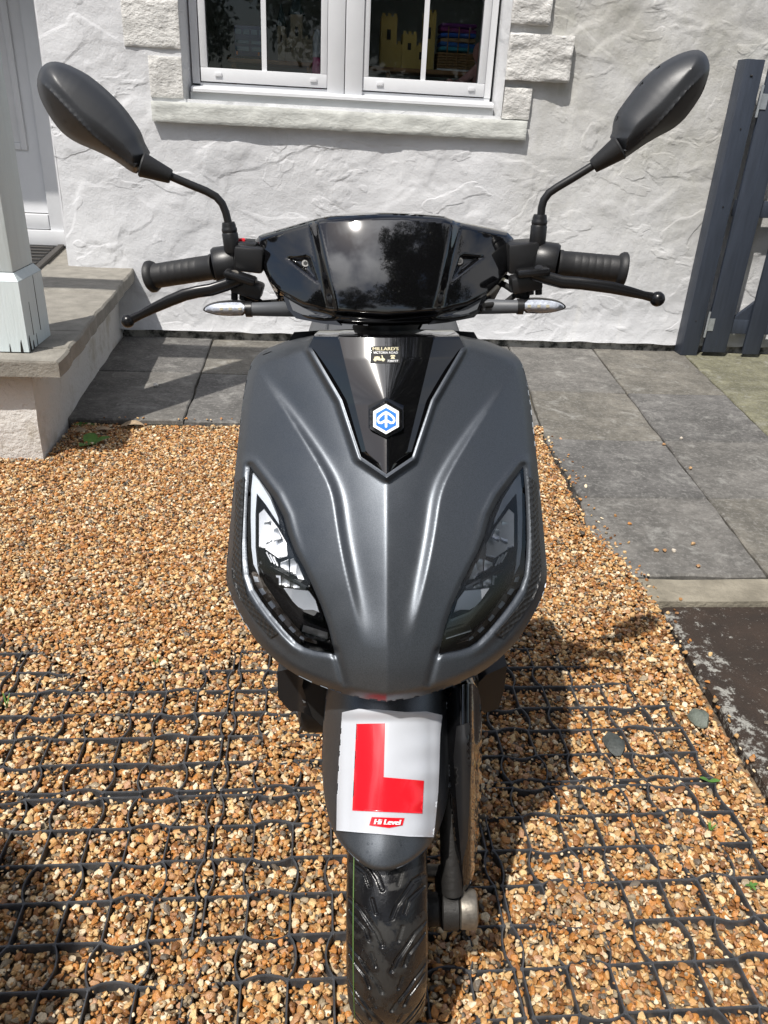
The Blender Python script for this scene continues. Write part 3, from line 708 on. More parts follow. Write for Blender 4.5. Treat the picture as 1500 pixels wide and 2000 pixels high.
# stones that strayed past the edge onto the drive and the slabs are single things further down
n = len(X)
me = bpy.data.meshes.new('gravel'); me.vertices.add(n); me.vertices.foreach_set('co', np.stack([X, Y, Z], 1).ravel())
def attr(nm, typ, data, prop='value'):
    a = me.attributes.new(nm, typ, 'POINT'); a.data.foreach_set(prop, np.ascontiguousarray(data).ravel())
flat = RNG.normal(0, .38, (n, 2)); attr('rot', 'FLOAT_VECTOR', np.column_stack([flat, RNG.uniform(0, 6.28, n)]).astype(np.float32), 'vector')
attr('size', 'FLOAT', S.astype(np.float32)); attr('pick', 'INT', RNG.integers(0, 12, n).astype(np.int32)); attr('tone', 'FLOAT', RNG.uniform(0, 1, n).astype(np.float32))
def stone_material(name='flint_gravel', attribute=True):
    m, t, b, vec = newmat(name, .38)
    at = t.nodes.new('ShaderNodeAttribute'); at.attribute_type = 'INSTANCER'; at.attribute_name = 'tone'
    r = t.nodes.new('ShaderNodeValToRGB'); cr_ = r.color_ramp; cr_.interpolation = 'CONSTANT'
    cols = [(0, (0.391, 0.194, 0.065)), (.10, (0.547, 0.303, 0.112)), (.20, (0.298, 0.122, 0.036)), (.28, (0.717, 0.486, 0.231)), (.38, (0.509, 0.215, 0.053)), (.49, (0.594, 0.371, 0.160)), (.57, (0.179, 0.078, 0.027)),
            (.65, (0.729, 0.579, 0.376)), (.74, (0.327, 0.261, 0.171)), (.81, (0.131, 0.112, 0.088)), (.86, (0.448, 0.236, 0.109)), (.92, (0.859, 0.724, 0.506)), (.96, (0.060, 0.055, 0.044)), (.98, (0.522, 0.304, 0.179))]
    cr_.elements[0].position = 0; cr_.elements[0].color = (*cols[0][1], 1); cr_.elements[1].position = cols[1][0]; cr_.elements[1].color = (*cols[1][1], 1)
    for p, c in cols[2:]: e = cr_.elements.new(p); e.color = (*c, 1)
    t.links.new(at.outputs['Fac'], r.inputs['Fac'])
    n1 = noisenode(t, vec, 1.3, 5, .65, .4, .38, .66); dark = mixnode(t, .55, r.outputs['Color'], (.16, .085, .035))
    t.links.new(mixnode(t, mathnode(t, 'MULTIPLY', n1, .55), r.outputs['Color'], dark), b.inputs['Base Color'])
    bumpnode(t, b, noisenode(t, vec, 3.5, 5, .65), .25, .12); return m
M_STONE = stone_material()
stones = bpy.data.collections.new('stone_shapes')
def stone_mesh(i, sub=3):
    bm = bmesh.new(); bmesh.ops.create_icosphere(bm, subdivisions=sub, radius=1); rr = random.Random(i); sx, sy, sz = rr.uniform(.85, 1.3), rr.uniform(.62, .95), rr.uniform(.42, .68)
    planes = [(Vector((rr.gauss(0, 1), rr.gauss(0, 1), rr.gauss(0, .7))).normalized(), rr.uniform(.45, .80)) for _ in range(9 if i % 3 else 13)]
    for q in bm.verts:
        p = q.co.copy(); p *= 1+.22*noise.noise(p*1.2+Vector((i*3.7, 0, 0)))
        for nrm, d in planes:
            e = p.dot(nrm)-d
            if e > 0: p -= nrm*e*.97
        q.co = Vector((p.x*sx, p.y*sy, p.z*sz))
    m_ = bpy.data.meshes.new('pebble_shape'); bm.to_mesh(m_); bm.free(); m_.shade_smooth(); m_.set_sharp_from_angle(angle=rad(24)); return m_
for i in range(12):
    m_ = stone_mesh(i); m_.materials.append(M_STONE); so = bpy.data.objects.new('pebble_shape', m_); stones.objects.link(so)
gravel = link('gravel', me); tag(gravel, 'golden brown flint gravel covering the drive around the scooter', 'gravel', kind='stuff')
me.materials.append(M_STONE)
ng = bpy.data.node_groups.new('scatter_gravel', 'GeometryNodeTree')
ng.interface.new_socket('Geometry', in_out='INPUT', socket_type='NodeSocketGeometry'); ng.interface.new_socket('Geometry', in_out='OUTPUT', socket_type='NodeSocketGeometry')
gi = ng.nodes.new('NodeGroupInput'); go = ng.nodes.new('NodeGroupOutput'); ip = ng.nodes.new('GeometryNodeInstanceOnPoints'); ci = ng.nodes.new('GeometryNodeCollectionInfo')
ci.inputs['Collection'].default_value = stones; ci.inputs['Separate Children'].default_value = True; ci.inputs['Reset Children'].default_value = True
def named(nm, typ):
    q = ng.nodes.new('GeometryNodeInputNamedAttribute'); q.data_type = typ; q.inputs['Name'].default_value = nm; return q.outputs['Attribute']
er = ng.nodes.new('FunctionNodeEulerToRotation')
ng.links.new(gi.outputs[0], ip.inputs['Points']); ng.links.new(ci.outputs['Instances'], ip.inputs['Instance']); ip.inputs['Pick Instance'].default_value = True
ng.links.new(named('pick', 'INT'), ip.inputs['Instance Index']); ng.links.new(named('rot', 'FLOAT_VECTOR'), er.inputs[0]); ng.links.new(er.outputs[0], ip.inputs['Rotation'])
ng.links.new(named('size', 'FLOAT'), ip.inputs['Scale']); ng.links.new(ip.outputs['Instances'], go.inputs[0])
md = gravel.modifiers.new('scatter', 'NODES'); md.node_group = ng

# ================================================================== SCOOTER
# Modelled in its own upright frame: x to the viewer's right, y away from the viewer, z up, ground at 0.
# U(px,py,Y) places a point measured on the front elevation (photo scale) at its real depth Y.
BASE = Vector((0, .80, 0))
sc_rot = cam_rot @ axes_matrix(cam_axes(PITCH, 0, 0)).transposed()
def to_world(p): return Vector((0, 0, CAM_H)) + sc_rot @ (Vector(p)-Vector((0, 0, CAM_H)))
scooter = thing('scooter', 'matt grey scooter with gloss black screen and learner plate parked on the gravel', 'scooter')
scooter.matrix_world = Matrix.Translation(to_world(BASE)) @ sc_rot.to_4x4()
CP, SP = math.cos(PITCH), math.sin(PITCH); CX = 755.0
def Uarr(px, py, Y):
    px = np.asarray(px, float); py = np.asarray(py, float); Y = np.asarray(Y, float)
    u = (px-750)/FPX; vv = (py-1000)/FPX; t = Y/(CP-vv*SP)
    return np.stack([u*t-BASE.x, Y-BASE.y, CAM_H-t*(SP+vv*CP)], -1)
def U(px, py, Y): return Vector(Uarr(px, py, Y).tolist())
def spart(mb, name, m, parent=scooter, smooth=40): return mb.build(name, m, parent, smooth)
def sheet(name, outline, depth, m, parent=scooter, step=5., cons=(), holes=(), back=((.012, .0),), smooth=38, close=False, offset=0.):
    """moulded panel: outline on the front elevation, depth(px,py) gives its relief; edges return backwards by `back` = (depth, inset)"""
    ol = densify(outline, step); pts = [Vector(p) for p in ol]; n0 = len(pts); edges = [(i, (i+1) % n0) for i in range(n0)]
    for h in holes:
        hh = densify(h, step); k = len(pts); pts += [Vector(p) for p in hh]; edges += [(k+i, k+(i+1) % len(hh)) for i in range(len(hh))]
    for c in cons:
        cc = densify(c, step, False); k = len(pts); pts += [Vector(p) for p in cc]; edges += [(k+i, k+i+1) for i in range(len(cc)-1)]
    A = np.array([p[:] for p in pts]); x0, y0 = A.min(0); x1, y1 = A.max(0)
    gx, gy = np.meshgrid(np.arange(x0, x1, step), np.arange(y0, y1, step*.87)); gx = gx + ((np.arange(gx.shape[0]) % 2)*step*.5)[:, None]
    gx = gx.ravel(); gy = gy.ravel(); kk = in_poly(gx, gy, ol); gx, gy = gx[kk], gy[kk]
    far = dist_poly(gx, gy, ol) > step*.55
    for h in holes: far &= dist_poly(gx, gy, h) > step*.55
    for c in cons: far &= dist_poly(gx, gy, c, False) > step*.55
    pts += [Vector((float(a), float(b))) for a, b in zip(gx[far], gy[far])]
    vo, eo, fo, ov, oe, of = delaunay_2d_cdt(pts, edges, [], 0, 1e-4)
    V2 = np.array([p[:] for p in vo]); F = np.array([(q[0], q[i], q[i+1]) for q in fo for i in range(1, len(q)-1)]); c = V2[F].mean(1)
    keep = in_poly(c[:, 0], c[:, 1], ol)
    for h in holes: keep &= ~in_poly(c[:, 0], c[:, 1], h)
    F = F[keep]; D = depth(V2[:, 0], V2[:, 1])+offset; V3 = Uarr(V2[:, 0], V2[:, 1], D)
    new_of_old = {}
    for i, o_ in enumerate(ov):
        for q in o_: new_of_old[q] = i
    verts = V3.tolist(); faces = [tuple(q) for q in F.tolist()]
    a, b, c3 = V3[F[:, 0]], V3[F[:, 1]], V3[F[:, 2]]; nr = np.cross(b-a, c3-a); cdir = np.array([0-BASE.x, -BASE.y, CAM_H])-a
    fl = (nr*cdir).sum(1) < 0; faces = [q[::-1] if s else q for q, s in zip(faces, fl)]
    if back:
        ring = [new_of_old[i] for i in range(n0)]; cen = np.mean([V3[i] for i in ring], 0); area = sum(ol[i-1][0]*ol[i][1]-ol[i][0]*ol[i-1][1] for i in range(n0))
        prev = ring
        for (dy, ins) in back:
            cur = []
            for i in ring:
                p = V3[i].copy(); p[1] += dy; p[0] += (cen[0]-p[0])*ins; p[2] += (cen[2]-p[2])*ins; cur.append(len(verts)); verts.append(p.tolist())
            for i in range(n0):
                j = (i+1) % n0; q = (prev[i], prev[j], cur[j], cur[i]); faces.append(q if area < 0 else q[::-1])
            prev = cur
        if close: faces.append(tuple(prev) if area < 0 else tuple(prev[::-1]))
    used = sorted({i for q in faces for i in q}); mpv = {o_: i for i, o_ in enumerate(used)}
    return obj(name, [verts[i] for i in used], [tuple(mpv[i] for i in q) for q in faces], m, parent, smooth)
def offset_poly(poly, d):
    """outline moved outwards by d (mitred)"""
    p = [np.array(q, float) for q in poly]; n = len(p); ar = sum(p[i-1][0]*p[i][1]-p[i][0]*p[i-1][1] for i in range(n)); sg = 1 if ar > 0 else -1; out = []
    for i in range(n):
        a = p[i]-p[i-1]; b = p[(i+1) % n]-p[i]; a = a/max(np.linalg.norm(a), 1e-9); b = b/max(np.linalg.norm(b), 1e-9)
        na = np.array([a[1], -a[0]])*sg; nb = np.array([b[1], -b[0]])*sg; m_ = na+nb; m_ = m_/max(np.linalg.norm(m_), 1e-9)
        out.append(tuple(p[i]+m_*d/max(.35, float(m_@na))))
    return out
def mirror_poly(p): return [(2*CX-x, y) for x, y in p][::-1]

# ---- front shield
half = [(0, 664), (150, 667), (185, 673), (236, 689), (258, 702), (268, 719), (279, 765), (290, 860), (299, 950), (309, 1060), (314, 1118), (311, 1148), (298, 1180), (275, 1222), (245, 1264), (205, 1300), (160, 1328), (100, 1351), (50, 1364), (0, 1371)]
shield_ol = [(CX+x, y) for x, y in half] + [(CX-x, y) for x, y in half[-2:0:-1]]
shield_ol = round_poly(shield_ol, 1, keep=(0, 19))
v_half = [(0, 662), (140, 660), (147, 678), (87, 781), (50, 892), (0, 926)]
vpanel = [(CX+x, y) for x, y in v_half] + [(CX-x, y) for x, y in v_half[-2:0:-1]]
lampL = round_poly([(488, 912), (482, 990), (481, 1075), (488, 1138), (518, 1186), (572, 1250), (600, 1268), (653, 1277), (636, 1205), (600, 1122), (568, 1065), (548, 992)], 1, keep=(0, 7))
lampL = [tuple(p) for p in lampL]; lampR = mirror_poly(lampL)
Yc = spl([600, 665, 800, 940, 1130, 1250, 1330, 1372], [1.013, .985, .925, .865, .79, .755, .739, .735])
crest = spl([700, 726, 785, 850, 910, 955, 1010, 1060, 1130, 1214, 1280], [262, 249, 210, 167, 130, 109, 98, 90, 76, 57, 44])
crest_amp = spl([700, 735, 800, 900, 1050, 1200, 1265, 1300], [.0, .004, .012, .015, .013, .006, .0, .0])
shield_outline_arr = np.array(shield_ol)
def shield_depth(px, py, features=True):
    dx = px-CX; ax = np.sqrt(dx**2+12)-3.46; s = ax/np.interp(py, [664, 720, 950, 1118, 1400], [255, 268, 299, 314, 314])
    y = Yc(py) + .046*s + .076*s**2.4
    if features:
        d = (crest(py)-ax)*.82
        y = y + np.where(d > 0, np.maximum(crest_amp(py), 0)*(1-np.exp(-(np.maximum(d, 0)/14.)**1.75))*np.exp(-np.maximum(d, 0)/120.), 0)
        e = dist_poly(px, py, vpanel); out = ~in_poly(px, py, vpanel)
        y = y + np.where(out, -.003*(1-sstep((e-7)/5)) - .0022*np.exp(-((e-6)/3.2)**2) + .006*sstep((e-7)/12)*np.exp(-np.maximum(e-12, 0)/70), -.003)
        for lp in (lampL, lampR):
            e2 = dist_poly(px, py, lp); ins = in_poly(px, py, lp)
            y = y + .003*np.exp(-(e2/7)**2) - .004*np.exp(-((e2-13)/8)**2)*sstep((np.abs(dx)-150)/60)
        for sg in (1, -1):
            e3 = dist_poly(px, py, [(CX+sg*100, 1272), (CX+sg*92, 1300), (CX+sg*83, 1335)], False); y = y+.0035*np.exp(-(e3/7)**2)
    eb = dist_poly(px, py, shield_outline_arr); r = np.clip(1-eb/20, 0, 1)
    return y + .016*r**2.2
cl = [[(CX+s*float(crest(y)), y) for y in np.arange(735, 1262, 3.0)] for s in (1, -1)]
rings = []
for pl_, dd in ((vpanel, (3, 6, 9, 12)), (lampL, (3, 6)), (lampR, (3, 6))):
    for d_ in dd: rings.append(offset_poly(pl_, d_)); rings[-1] = rings[-1]+rings[-1][:1]
rings = [[q for q in r_ if q[1] > 672] if i < 4 else r_ for i, r_ in enumerate(rings)]
for d_ in (-5, -10, -20):
    r_ = offset_poly(shield_ol, d_); rings.append([r_[i] for i in range(len(r_)) if r_[i][1] > 690 and abs(r_[i][0]-CX) > 30])
sheet('front_shield', shield_ol, shield_depth, M_PAINT, step=3.4, cons=cl+rings[:4]+[c+c[:1] for c in (offset_poly(shield_ol, -3), offset_poly(shield_ol, -6.5), offset_poly(shield_ol, -11), offset_poly(shield_ol, -20))], holes=[vpanel, lampL, lampR], back=((.008, -.004), (.03, .0), (.09, .05), (.16, .12)), smooth=85)
# gloss black V panel with keel and side facets
def vp_depth(px, py):
    px = np.asarray(px, float); py = np.asarray(py, float)
    ax = np.abs(px-CX); rd = np.interp(py, [660, 883, 905, 930], [93, 40, 14, 4]); k = np.interp(py, [700, 790], [45., 2.]); ax = np.sqrt(ax**2+k**2)-k
    X = ax*.00064
    y = Yc(py)+.004 + .23*X + np.maximum(np.abs(px-CX)-rd, 0)*.00064*.62
    return y
vp_out = [(CX+x, y) for x, y in [(0, 660), (142, 657), (152, 678), (91, 784), (53, 896), (0, 931)]] + [(CX-x, y) for x, y in [(53, 896), (91, 784), (152, 678), (142, 657)]]
rl = [[(CX+s*(np.interp(y, [660, 883, 905, 930], [93, 40, 14, 4])+(0 if y > 740 else 0)+o), y) for y in range(664, 925, 8)] for s in (1, -1) for o in (0,)]
vpo = sheet('centre_panel', vp_out, vp_depth, M_GLOSS, step=3.2, cons=rl+[[(CX, 662), (CX, 928)]], back=((.012, .0), (.05, .05)), smooth=12)
def flat_decal(name, poly, depth, off, m, parent, step=6, thick=.0004):
    return sheet(name, poly, depth, m, parent, step=step, back=((thick, 0),), offset=off, smooth=30)
def ring(cx, cy, r, n=6, rot=90, sx=1, sy=1): return [(cx+r*sx*math.cos(rad(rot+360*i/n)), cy-r*sy*math.sin(rad(rot+360*i/n))) for i in range(n)]
BC = (754, 819)
def badge_depth(px, py): return vp_depth(np.full_like(np.asarray(px, float), BC[0]+18), BC[1]+(np.asarray(py)-BC[1])*.9) + .0*px
bz = sheet('badge_base', ring(*BC, 37), badge_depth, M_GLOSS, step=8, back=((.004, -.06), (.016, -.12)), offset=-.006)
flat_decal('badge_rim', ring(*BC, 29), badge_depth, -.0085, M_WHITE, bz, thick=.003)
flat_decal('badge_field', ring(*BC, 22.5), badge_depth, -.0092, M_BLUE, bz, thick=.0005)
def ribbon(name, lines, wd, depth, off, m, parent):
    """printed strokes: each polyline (px) swept with width wd, round ends"""
    mb = MB()
    for ln in lines:
        ln = [Vector(p) for p in ln]; n = len(ln); L_ = []; R_ = []
        for i, p in enumerate(ln):
            t = (ln[min(i+1, n-1)]-ln[max(i-1, 0)]).normalized(); s = Vector((-t.y, t.x))*wd/2; L_.append(p+s); R_.append(p-s)
        q = np.array([p[:] for p in L_+R_]); v3 = Uarr(q[:, 0], q[:, 1], depth(q[:, 0], q[:, 1])+off)
        mb.add(v3.tolist(), [(i, i+1, n+i+1, n+i) for i in range(n-1)])
        for e in (ln[0], ln[-1]):
            c = np.array([(e.x+wd/2*math.cos(a), e.y+wd/2*math.sin(a)) for a in np.linspace(0, 6.28, 13)[:-1]]); mb.add(Uarr(c[:, 0], c[:, 1], depth(c[:, 0], c[:, 1])+off-.00005).tolist(), [tuple(range(12))])
    return spart(mb, name, m, parent, None)
lp = [(754, 805)] + [(745-4*math.cos(a)*0, 811) for a in ()] + [(748, 808.5), (742, 813), (738.5, 817.5), (738, 822), (740.5, 825.5), (744.5, 826), (749, 823.5), (754, 820.5)]
ribbon('badge_emblem', [[(754, 833), (754, 806)], lp, [(1508-x, y) for x, y in lp]], 4.6, badge_depth, -.0096, M_WHITE, bz)
# dealer sticker
def text_outline(s, size):
    cu = bpy.data.curves.new('txt', 'FONT'); cu.body = s; cu.size = size; cu.align_x = 'CENTER'; cu.align_y = 'CENTER'; cu.resolution_u = 3
    to = bpy.data.objects.new('txt', cu); COL.objects.link(to); dg = bpy.context.evaluated_depsgraph_get(); dg.update()
    m_ = bpy.data.meshes.new_from_object(to.evaluated_get(dg)); v = np.array([p.co[:2] for p in m_.vertices]) if len(m_.vertices) else np.zeros((0, 2)); f = [tuple(p.vertices) for p in m_.polygons]
    bpy.data.objects.remove(to); bpy.data.curves.remove(cu); bpy.data.meshes.remove(m_); return v, f
def text_decal(name, s, cx, cy, wpx, hpx, depth, off, m, parent, rot=0., shear=0., bold=0.):
    v, f = text_outline(s, 1.0); w_ = np.ptp(v[:, 0]); h_ = np.ptp(v[:, 1]); v = v-np.array([(v[:, 0].max()+v[:, 0].min())/2, (v[:, 1].max()+v[:, 1].min())/2])
    x = v[:, 0]/w_*wpx + shear*v[:, 1]/h_*hpx; y = -v[:, 1]/h_*hpx
    mb = MB(); c, s_ = math.cos(rot), math.sin(rot)
    for (ox, oy) in ([(0, 0)] if not bold else [(-bold, 0), (bold, 0)]):
        px = cx+(x+ox)*c-y*s_; py = cy+(x+ox)*s_+(y+oy)*c
        mb.add(Uarr(px, py, depth(px, py)+off-(.00003 if ox > 0 else 0)).tolist(), [q[::-1] for q in f])
    return spart(mb, name, m, parent, None)
STK = lambda a, b: (600+a/4.6875, 640+b/4.6875)
stk = flat_decal('dealer_sticker', [STK(578, 170), STK(852, 170), STK(852, 325), STK(578, 325)], vp_depth, -.0006, M_STICKER, scooter)
text_decal('dealer_name', "MILLARD'S", *STK(718, 192), 236/4.69, 30/4.69, vp_depth, -.0012, M_GOLD, stk, bold=.25)
text_decal('street_line', 'VICTORIA ROAD', *STK(718, 228), 226/4.69, 21/4.69, vp_depth, -.0012, M_WHITE, stk)
text_decal('phone_line', '720777', *STK(784, 305), 98/4.69, 20/4.69, vp_depth, -.0012, M_WHITE, stk, bold=.15)
def dpoly(name, polys, depth, off, m, parent):
    mb = MB()
    for p in polys: a = np.array(p, float); mb.add(Uarr(a[:, 0], a[:, 1], depth(a[:, 0], a[:, 1])+off).tolist(), [tuple(range(len(p)))])
    return spart(mb, name, m, parent, None)
dpoly('telephone_print', [[STK(*q) for q in z] for z in ([(762, 258), (770, 250), (798, 250), (806, 258), (806, 264), (796, 264), (794, 258), (774, 258), (772, 264), (762, 264)], [(776, 262), (792, 262), (804, 284), (764, 284)])], vp_depth, -.0012, M_GOLD, stk)
dpoly('scooter_print', [[STK(*q) for q in z] for z in ([(604, 292), (618, 276), (612, 268), (640, 262), (664, 266), (666, 282), (684, 282), (682, 258), (676, 254), (688, 252), (696, 276), (712, 286), (712, 296), (690, 296), (676, 300), (650, 300), (640, 294), (604, 298)], [STK_ for STK_ in []] or [(616, 290), (630, 290), (636, 300), (630, 308), (618, 308), (610, 300)], [(690, 292), (702, 292), (708, 300), (702, 308), (690, 308), (684, 300)])], vp_depth, -.0012, M_GOLD, stk)

# ---- side trims with dimples
trimL = [(461, 942), (477, 932), (474, 1000), (471, 1062), (471, 1120), (482, 1164), (500, 1190), (542, 1238), (527, 1247), (493, 1207), (468, 1170), (455, 1138), (452, 1108), (457, 1040)]
def trim_depth(px, py): return shield_depth(px, py, True)-.0006
for nm, pl_ in (('side_trim', trimL), ('side_trim', mirror_poly(trimL))): sheet(nm, pl_, trim_depth, M_CARBON, step=6, back=((.006, 0),), offset=-.0026)

# ---- headlamps
def lamp_depth(px, py): return shield_depth(px, py, False)
def shrink(poly, k): c = np.mean(np.array(poly), 0); return [tuple(c+(np.array(p)-c)*k) for p in poly]
def headlamp(mir):
    mp_ = mirror_poly if mir else (lambda p: [tuple(q) for q in p])
    hs = sheet('headlamp', mp_(shrink(lampL, 1.03)), lamp_depth, M_BEZEL, step=7, back=((-.012, .0),), offset=.024)
    rim = densify(mp_(lampL), 6); q = np.array(rim); v0 = Uarr(q[:, 0], q[:, 1], lamp_depth(q[:, 0], q[:, 1])+.001); v1 = v0.copy(); v1[:, 1] += .026
    c = v1.mean(0); v1 += (c-v1)*.05; n_ = len(rim); mb = MB(); mb.add(np.vstack([v0, v1]).tolist(), [(i, (i+1) % n_, n_+(i+1) % n_, n_+i) for i in range(n_)]); spart(mb, 'lamp_wall', M_BEZEL, hs)
    def sub(nm, poly, off, m, thick=.006, step=7): return sheet(nm, mp_(poly), lamp_depth, m, hs, step=step, back=((thick, .04),), offset=off, smooth=30)
    Z = lambda a, b: (440+a*.22, 880+b*.22)
    sub('light_guide', [Z(245, 205), Z(300, 270), Z(400, 430), Z(470, 600), Z(480, 660), Z(440, 600), Z(360, 480), Z(280, 380), Z(268, 560), Z(268, 860), Z(285, 1030), Z(300, 1110), Z(250, 1010), Z(232, 860), Z(226, 600), Z(230, 350)], .005, M_GUIDE, .010)
    # parabolic reflector cells
    def cell(poly, off, depth_amp, flip=1):
        a = np.array([Z(*p) for p in poly]); c0 = a.mean(0); rr = np.hypot(*(a-c0).T).max()
        dep = (lambda px, py: lamp_depth(px, py)+(-1 if mir else 1)*.00036*(px-(2*CX-c0[0] if mir else c0[0]))+depth_amp*(1-np.minimum(((px-(2*CX-c0[0] if mir else c0[0]))**2+(py-c0[1])**2)/rr**2, 1)))
        sheet('reflector', mp_([tuple(p) for p in a]), dep, M_CHROME, hs, step=4, back=((.002, .0),), offset=off, smooth=60)
    cell([(300, 560), (345, 520), (470, 690), (560, 850), (590, 930), (480, 960), (350, 870), (300, 860)], .013, .002)
    cell([(345, 640), (405, 628), (418, 800), (360, 830), (348, 730)], .009, .003)
    cell([(430, 700), (460, 690), (500, 780), (432, 815)], .009, .003)
    cell([(490, 1000), (560, 972), (570, 1085), (490, 1040)], .008, .003); cell([(578, 970), (606, 960), (655, 1040), (660, 1130), (578, 1088)], .008, .003)
    cell([(500, 1120), (572, 1165), (572, 1212), (502, 1200)], .008, .003); cell([(580, 1170), (655, 1205), (660, 1222), (580, 1215)], .008, .002)
    cell([(520, 1225), (740, 1245), (800, 1330), (850, 1490), (700, 1440), (600, 1340)], .009, .002)
    cell([(640, 1000), (690, 1120), (715, 1190), (660, 1165), (620, 1080)], .011, .002)
    cell([(450, 1108), (490, 1112), (497, 1196), (478, 1198), (475, 1128), (452, 1124)], .0085, .0)
    for i in range(3): cell([(360+i*30, 905+i*20), (372+i*30, 905+i*20), (420+i*27, 995+i*16), (408+i*27, 998+i*16)], .009, 0.)
    # shiny dividers
    for (a, b, w_) in (((305, 990), (728, 1215), 2.2), ((290, 1035), (690, 1440), 2.0), ((690, 1440), (862, 1510), 2.4), ((680, 1600), (905, 1670), 1.0)):
        p0, p1 = Z(*a), Z(*b); nx = p0[1]-p1[1]; ny = p1[0]-p0[0]; l_ = math.hypot(nx, ny); nx, ny = nx/l_*w_, ny/l_*w_
        sub('divider', [(p0[0]+nx, p0[1]+ny), (p1[0]+nx, p1[1]+ny), (p1[0]-nx, p1[1]-ny), (p0[0]-nx, p0[1]-ny)], .007, M_GLOSS if w_ > 1.5 else M_CHROME, .012, 6)
    # indicator strip along the lower edge
    outer = [(215, 1080), (250, 1200), (330, 1330), (430, 1455), (520, 1560), (620, 1655), (720, 1710)]; inner = [(300, 1110), (330, 1190), (400, 1290), (480, 1410), (570, 1525), (660, 1625), (720, 1680)]
    sub('signal_strip', [Z(*p) for p in outer]+[Z(945, 1770)]+[Z(*p) for p in inner[::-1]], .010, M_SMOKE, .006)
    for i in range(len(outer)-1):
        o0, o1, i0, i1 = (np.array(t_, float) for t_ in (outer[i], outer[i+1], inner[i], inner[i+1])); f0, f1 = .30, .72
        a = o0+(o1-o0)*f0; b = o0+(o1-o0)*f1; c_ = i0+(i1-i0)*f1; d_ = i0+(i1-i0)*f0
        q = [a*.72+d_*.28, b*.72+c_*.28, b*.25+c_*.75, a*.25+d_*.75]
        sub('signal_cell', [Z(*p) for p in q], .0085, M_GUIDE, .003, 4)
    sheet('lens', mp_(shrink(lampL, .998)), lamp_depth, M_LENS, hs, step=6, back=None, offset=.0015)
headlamp(False); headlamp(True)

# ---- dark inner shell behind the shield, column, floor, seat, tail (mostly hidden from the front)
spart(MB().tube([U(755, 700, 1.16), U(755, 630, 1.10)], [.045, .035], 16), 'steering_column', M_DEEP)
neck = [(692, 622), (832, 622), (822, 640), (806, 668), (704, 668), (688, 640)]
sheet('neck_cover', neck, lambda px, py: 1.045+.10*((px-CX)/100)**2+.0*py, M_BLACK, step=8, back=((.06, .1),))
inn = MB(); ins = []
for (z, hw, y) in ((.52, .10, .93), (.60, .15, .98), (.75, .175, 1.035), (.90, .165, 1.085), (.955, .13, 1.11)):
    ins.append([(x*hw, y-BASE.y+.05*(1-x*x)*.4, z) for x in np.linspace(-1, 1, 9)])
inn.add([p for r in ins for p in r], [(i*9+j, i*9+j+1, i*9+j+10, i*9+j+9) for i in range(4) for j in range(8)]); spart(inn, 'inner_leg_shield', M_BLACK)
sheet('wheel_arch', [(598, 1300), (915, 1300), (935, 1330), (930, 1400), (880, 1430), (640, 1430), (610, 1400), (590, 1340)], lambda px, py: .90+0*px, M_DEEP, step=14, back=((.1, 0),), close=True)
fairL = [(541, 1312), (566, 1306), (600, 1328), (642, 1348), (641, 1424), (604, 1398), (588, 1390), (566, 1389), (543, 1362)]
fairR = [(990, 1300), (985, 1345), (974, 1384), (946, 1393), (925, 1372), (928, 1340), (950, 1318)]
def fair_depth(px, py): return .93+.0004*np.abs(np.abs(px-CX)-160)+.010*sstep((np.abs(px-CX)-160)/14)
sheet('lower_fairing', fairL, fair_depth, M_BLACK, step=7, cons=[[(594, 1330), (600, 1392)]], back=((.02, .0), (.12, .1)), close=True)
sheet('lower_fairing', fairR, fair_depth, M_BLACK, step=7, back=((.02, .0), (.12, .1)), close=True)
fb = MB(); fb.box(-.15, .15, 1.02-.8, 1.50-.8, .27, .33, .02); spart(fb, 'floorboard', M_BLACK)
def loft(name, secs, m, n=20, p=2.6):
    """secs: (y, half width, z low, z high); super-elliptic cross-sections"""
    mb = MB(); v = []
    for (y, hw, z0, z1) in secs:
        for j in range(n):
            a = 2*math.pi*j/n; c_, s_ = math.cos(a), math.sin(a); e = 2/p
            v.append((hw*math.copysign(abs(c_)**e, c_), y-BASE.y, (z0+z1)/2+(z1-z0)/2*math.copysign(abs(s_)**e, s_)))
    k = len(secs); f = [(i*n+j, i*n+(j+1) % n, (i+1)*n+(j+1) % n, (i+1)*n+j) for i in range(k-1) for j in range(n)] + [tuple(range(n))[::-1], tuple((k-1)*n+j for j in range(n))]
    mb.add(v, f); return spart(mb, name, m, scooter, 50)
loft('tail_body', [(1.46, .09, .30, .70), (1.55, .15, .30, .74), (1.8, .17, .36, .745), (2.1, .15, .48, .76), (2.26, .09, .60, .76), (2.30, .04, .66, .74)], M_PAINT)
seat = loft('seat', [(1.44, .10, .735, .80), (1.50, .150, .735, .845), (1.60, .166, .745, .862), (1.8, .168, .75, .858), (2.0, .165, .765, .88), (2.18, .13, .77, .90), (2.24, .07, .79, .885)], M_SEAT, 28, 2.9)
for s in (-1, 1): spart(MB().tube([(s*.118, y-.8, z) for y, z in ((1.49, .842), (1.54, .857), (1.62, .8635), (1.8, .8595), (2.0, .881))], .0016, 6), 'seam', M_SEAT, seat)

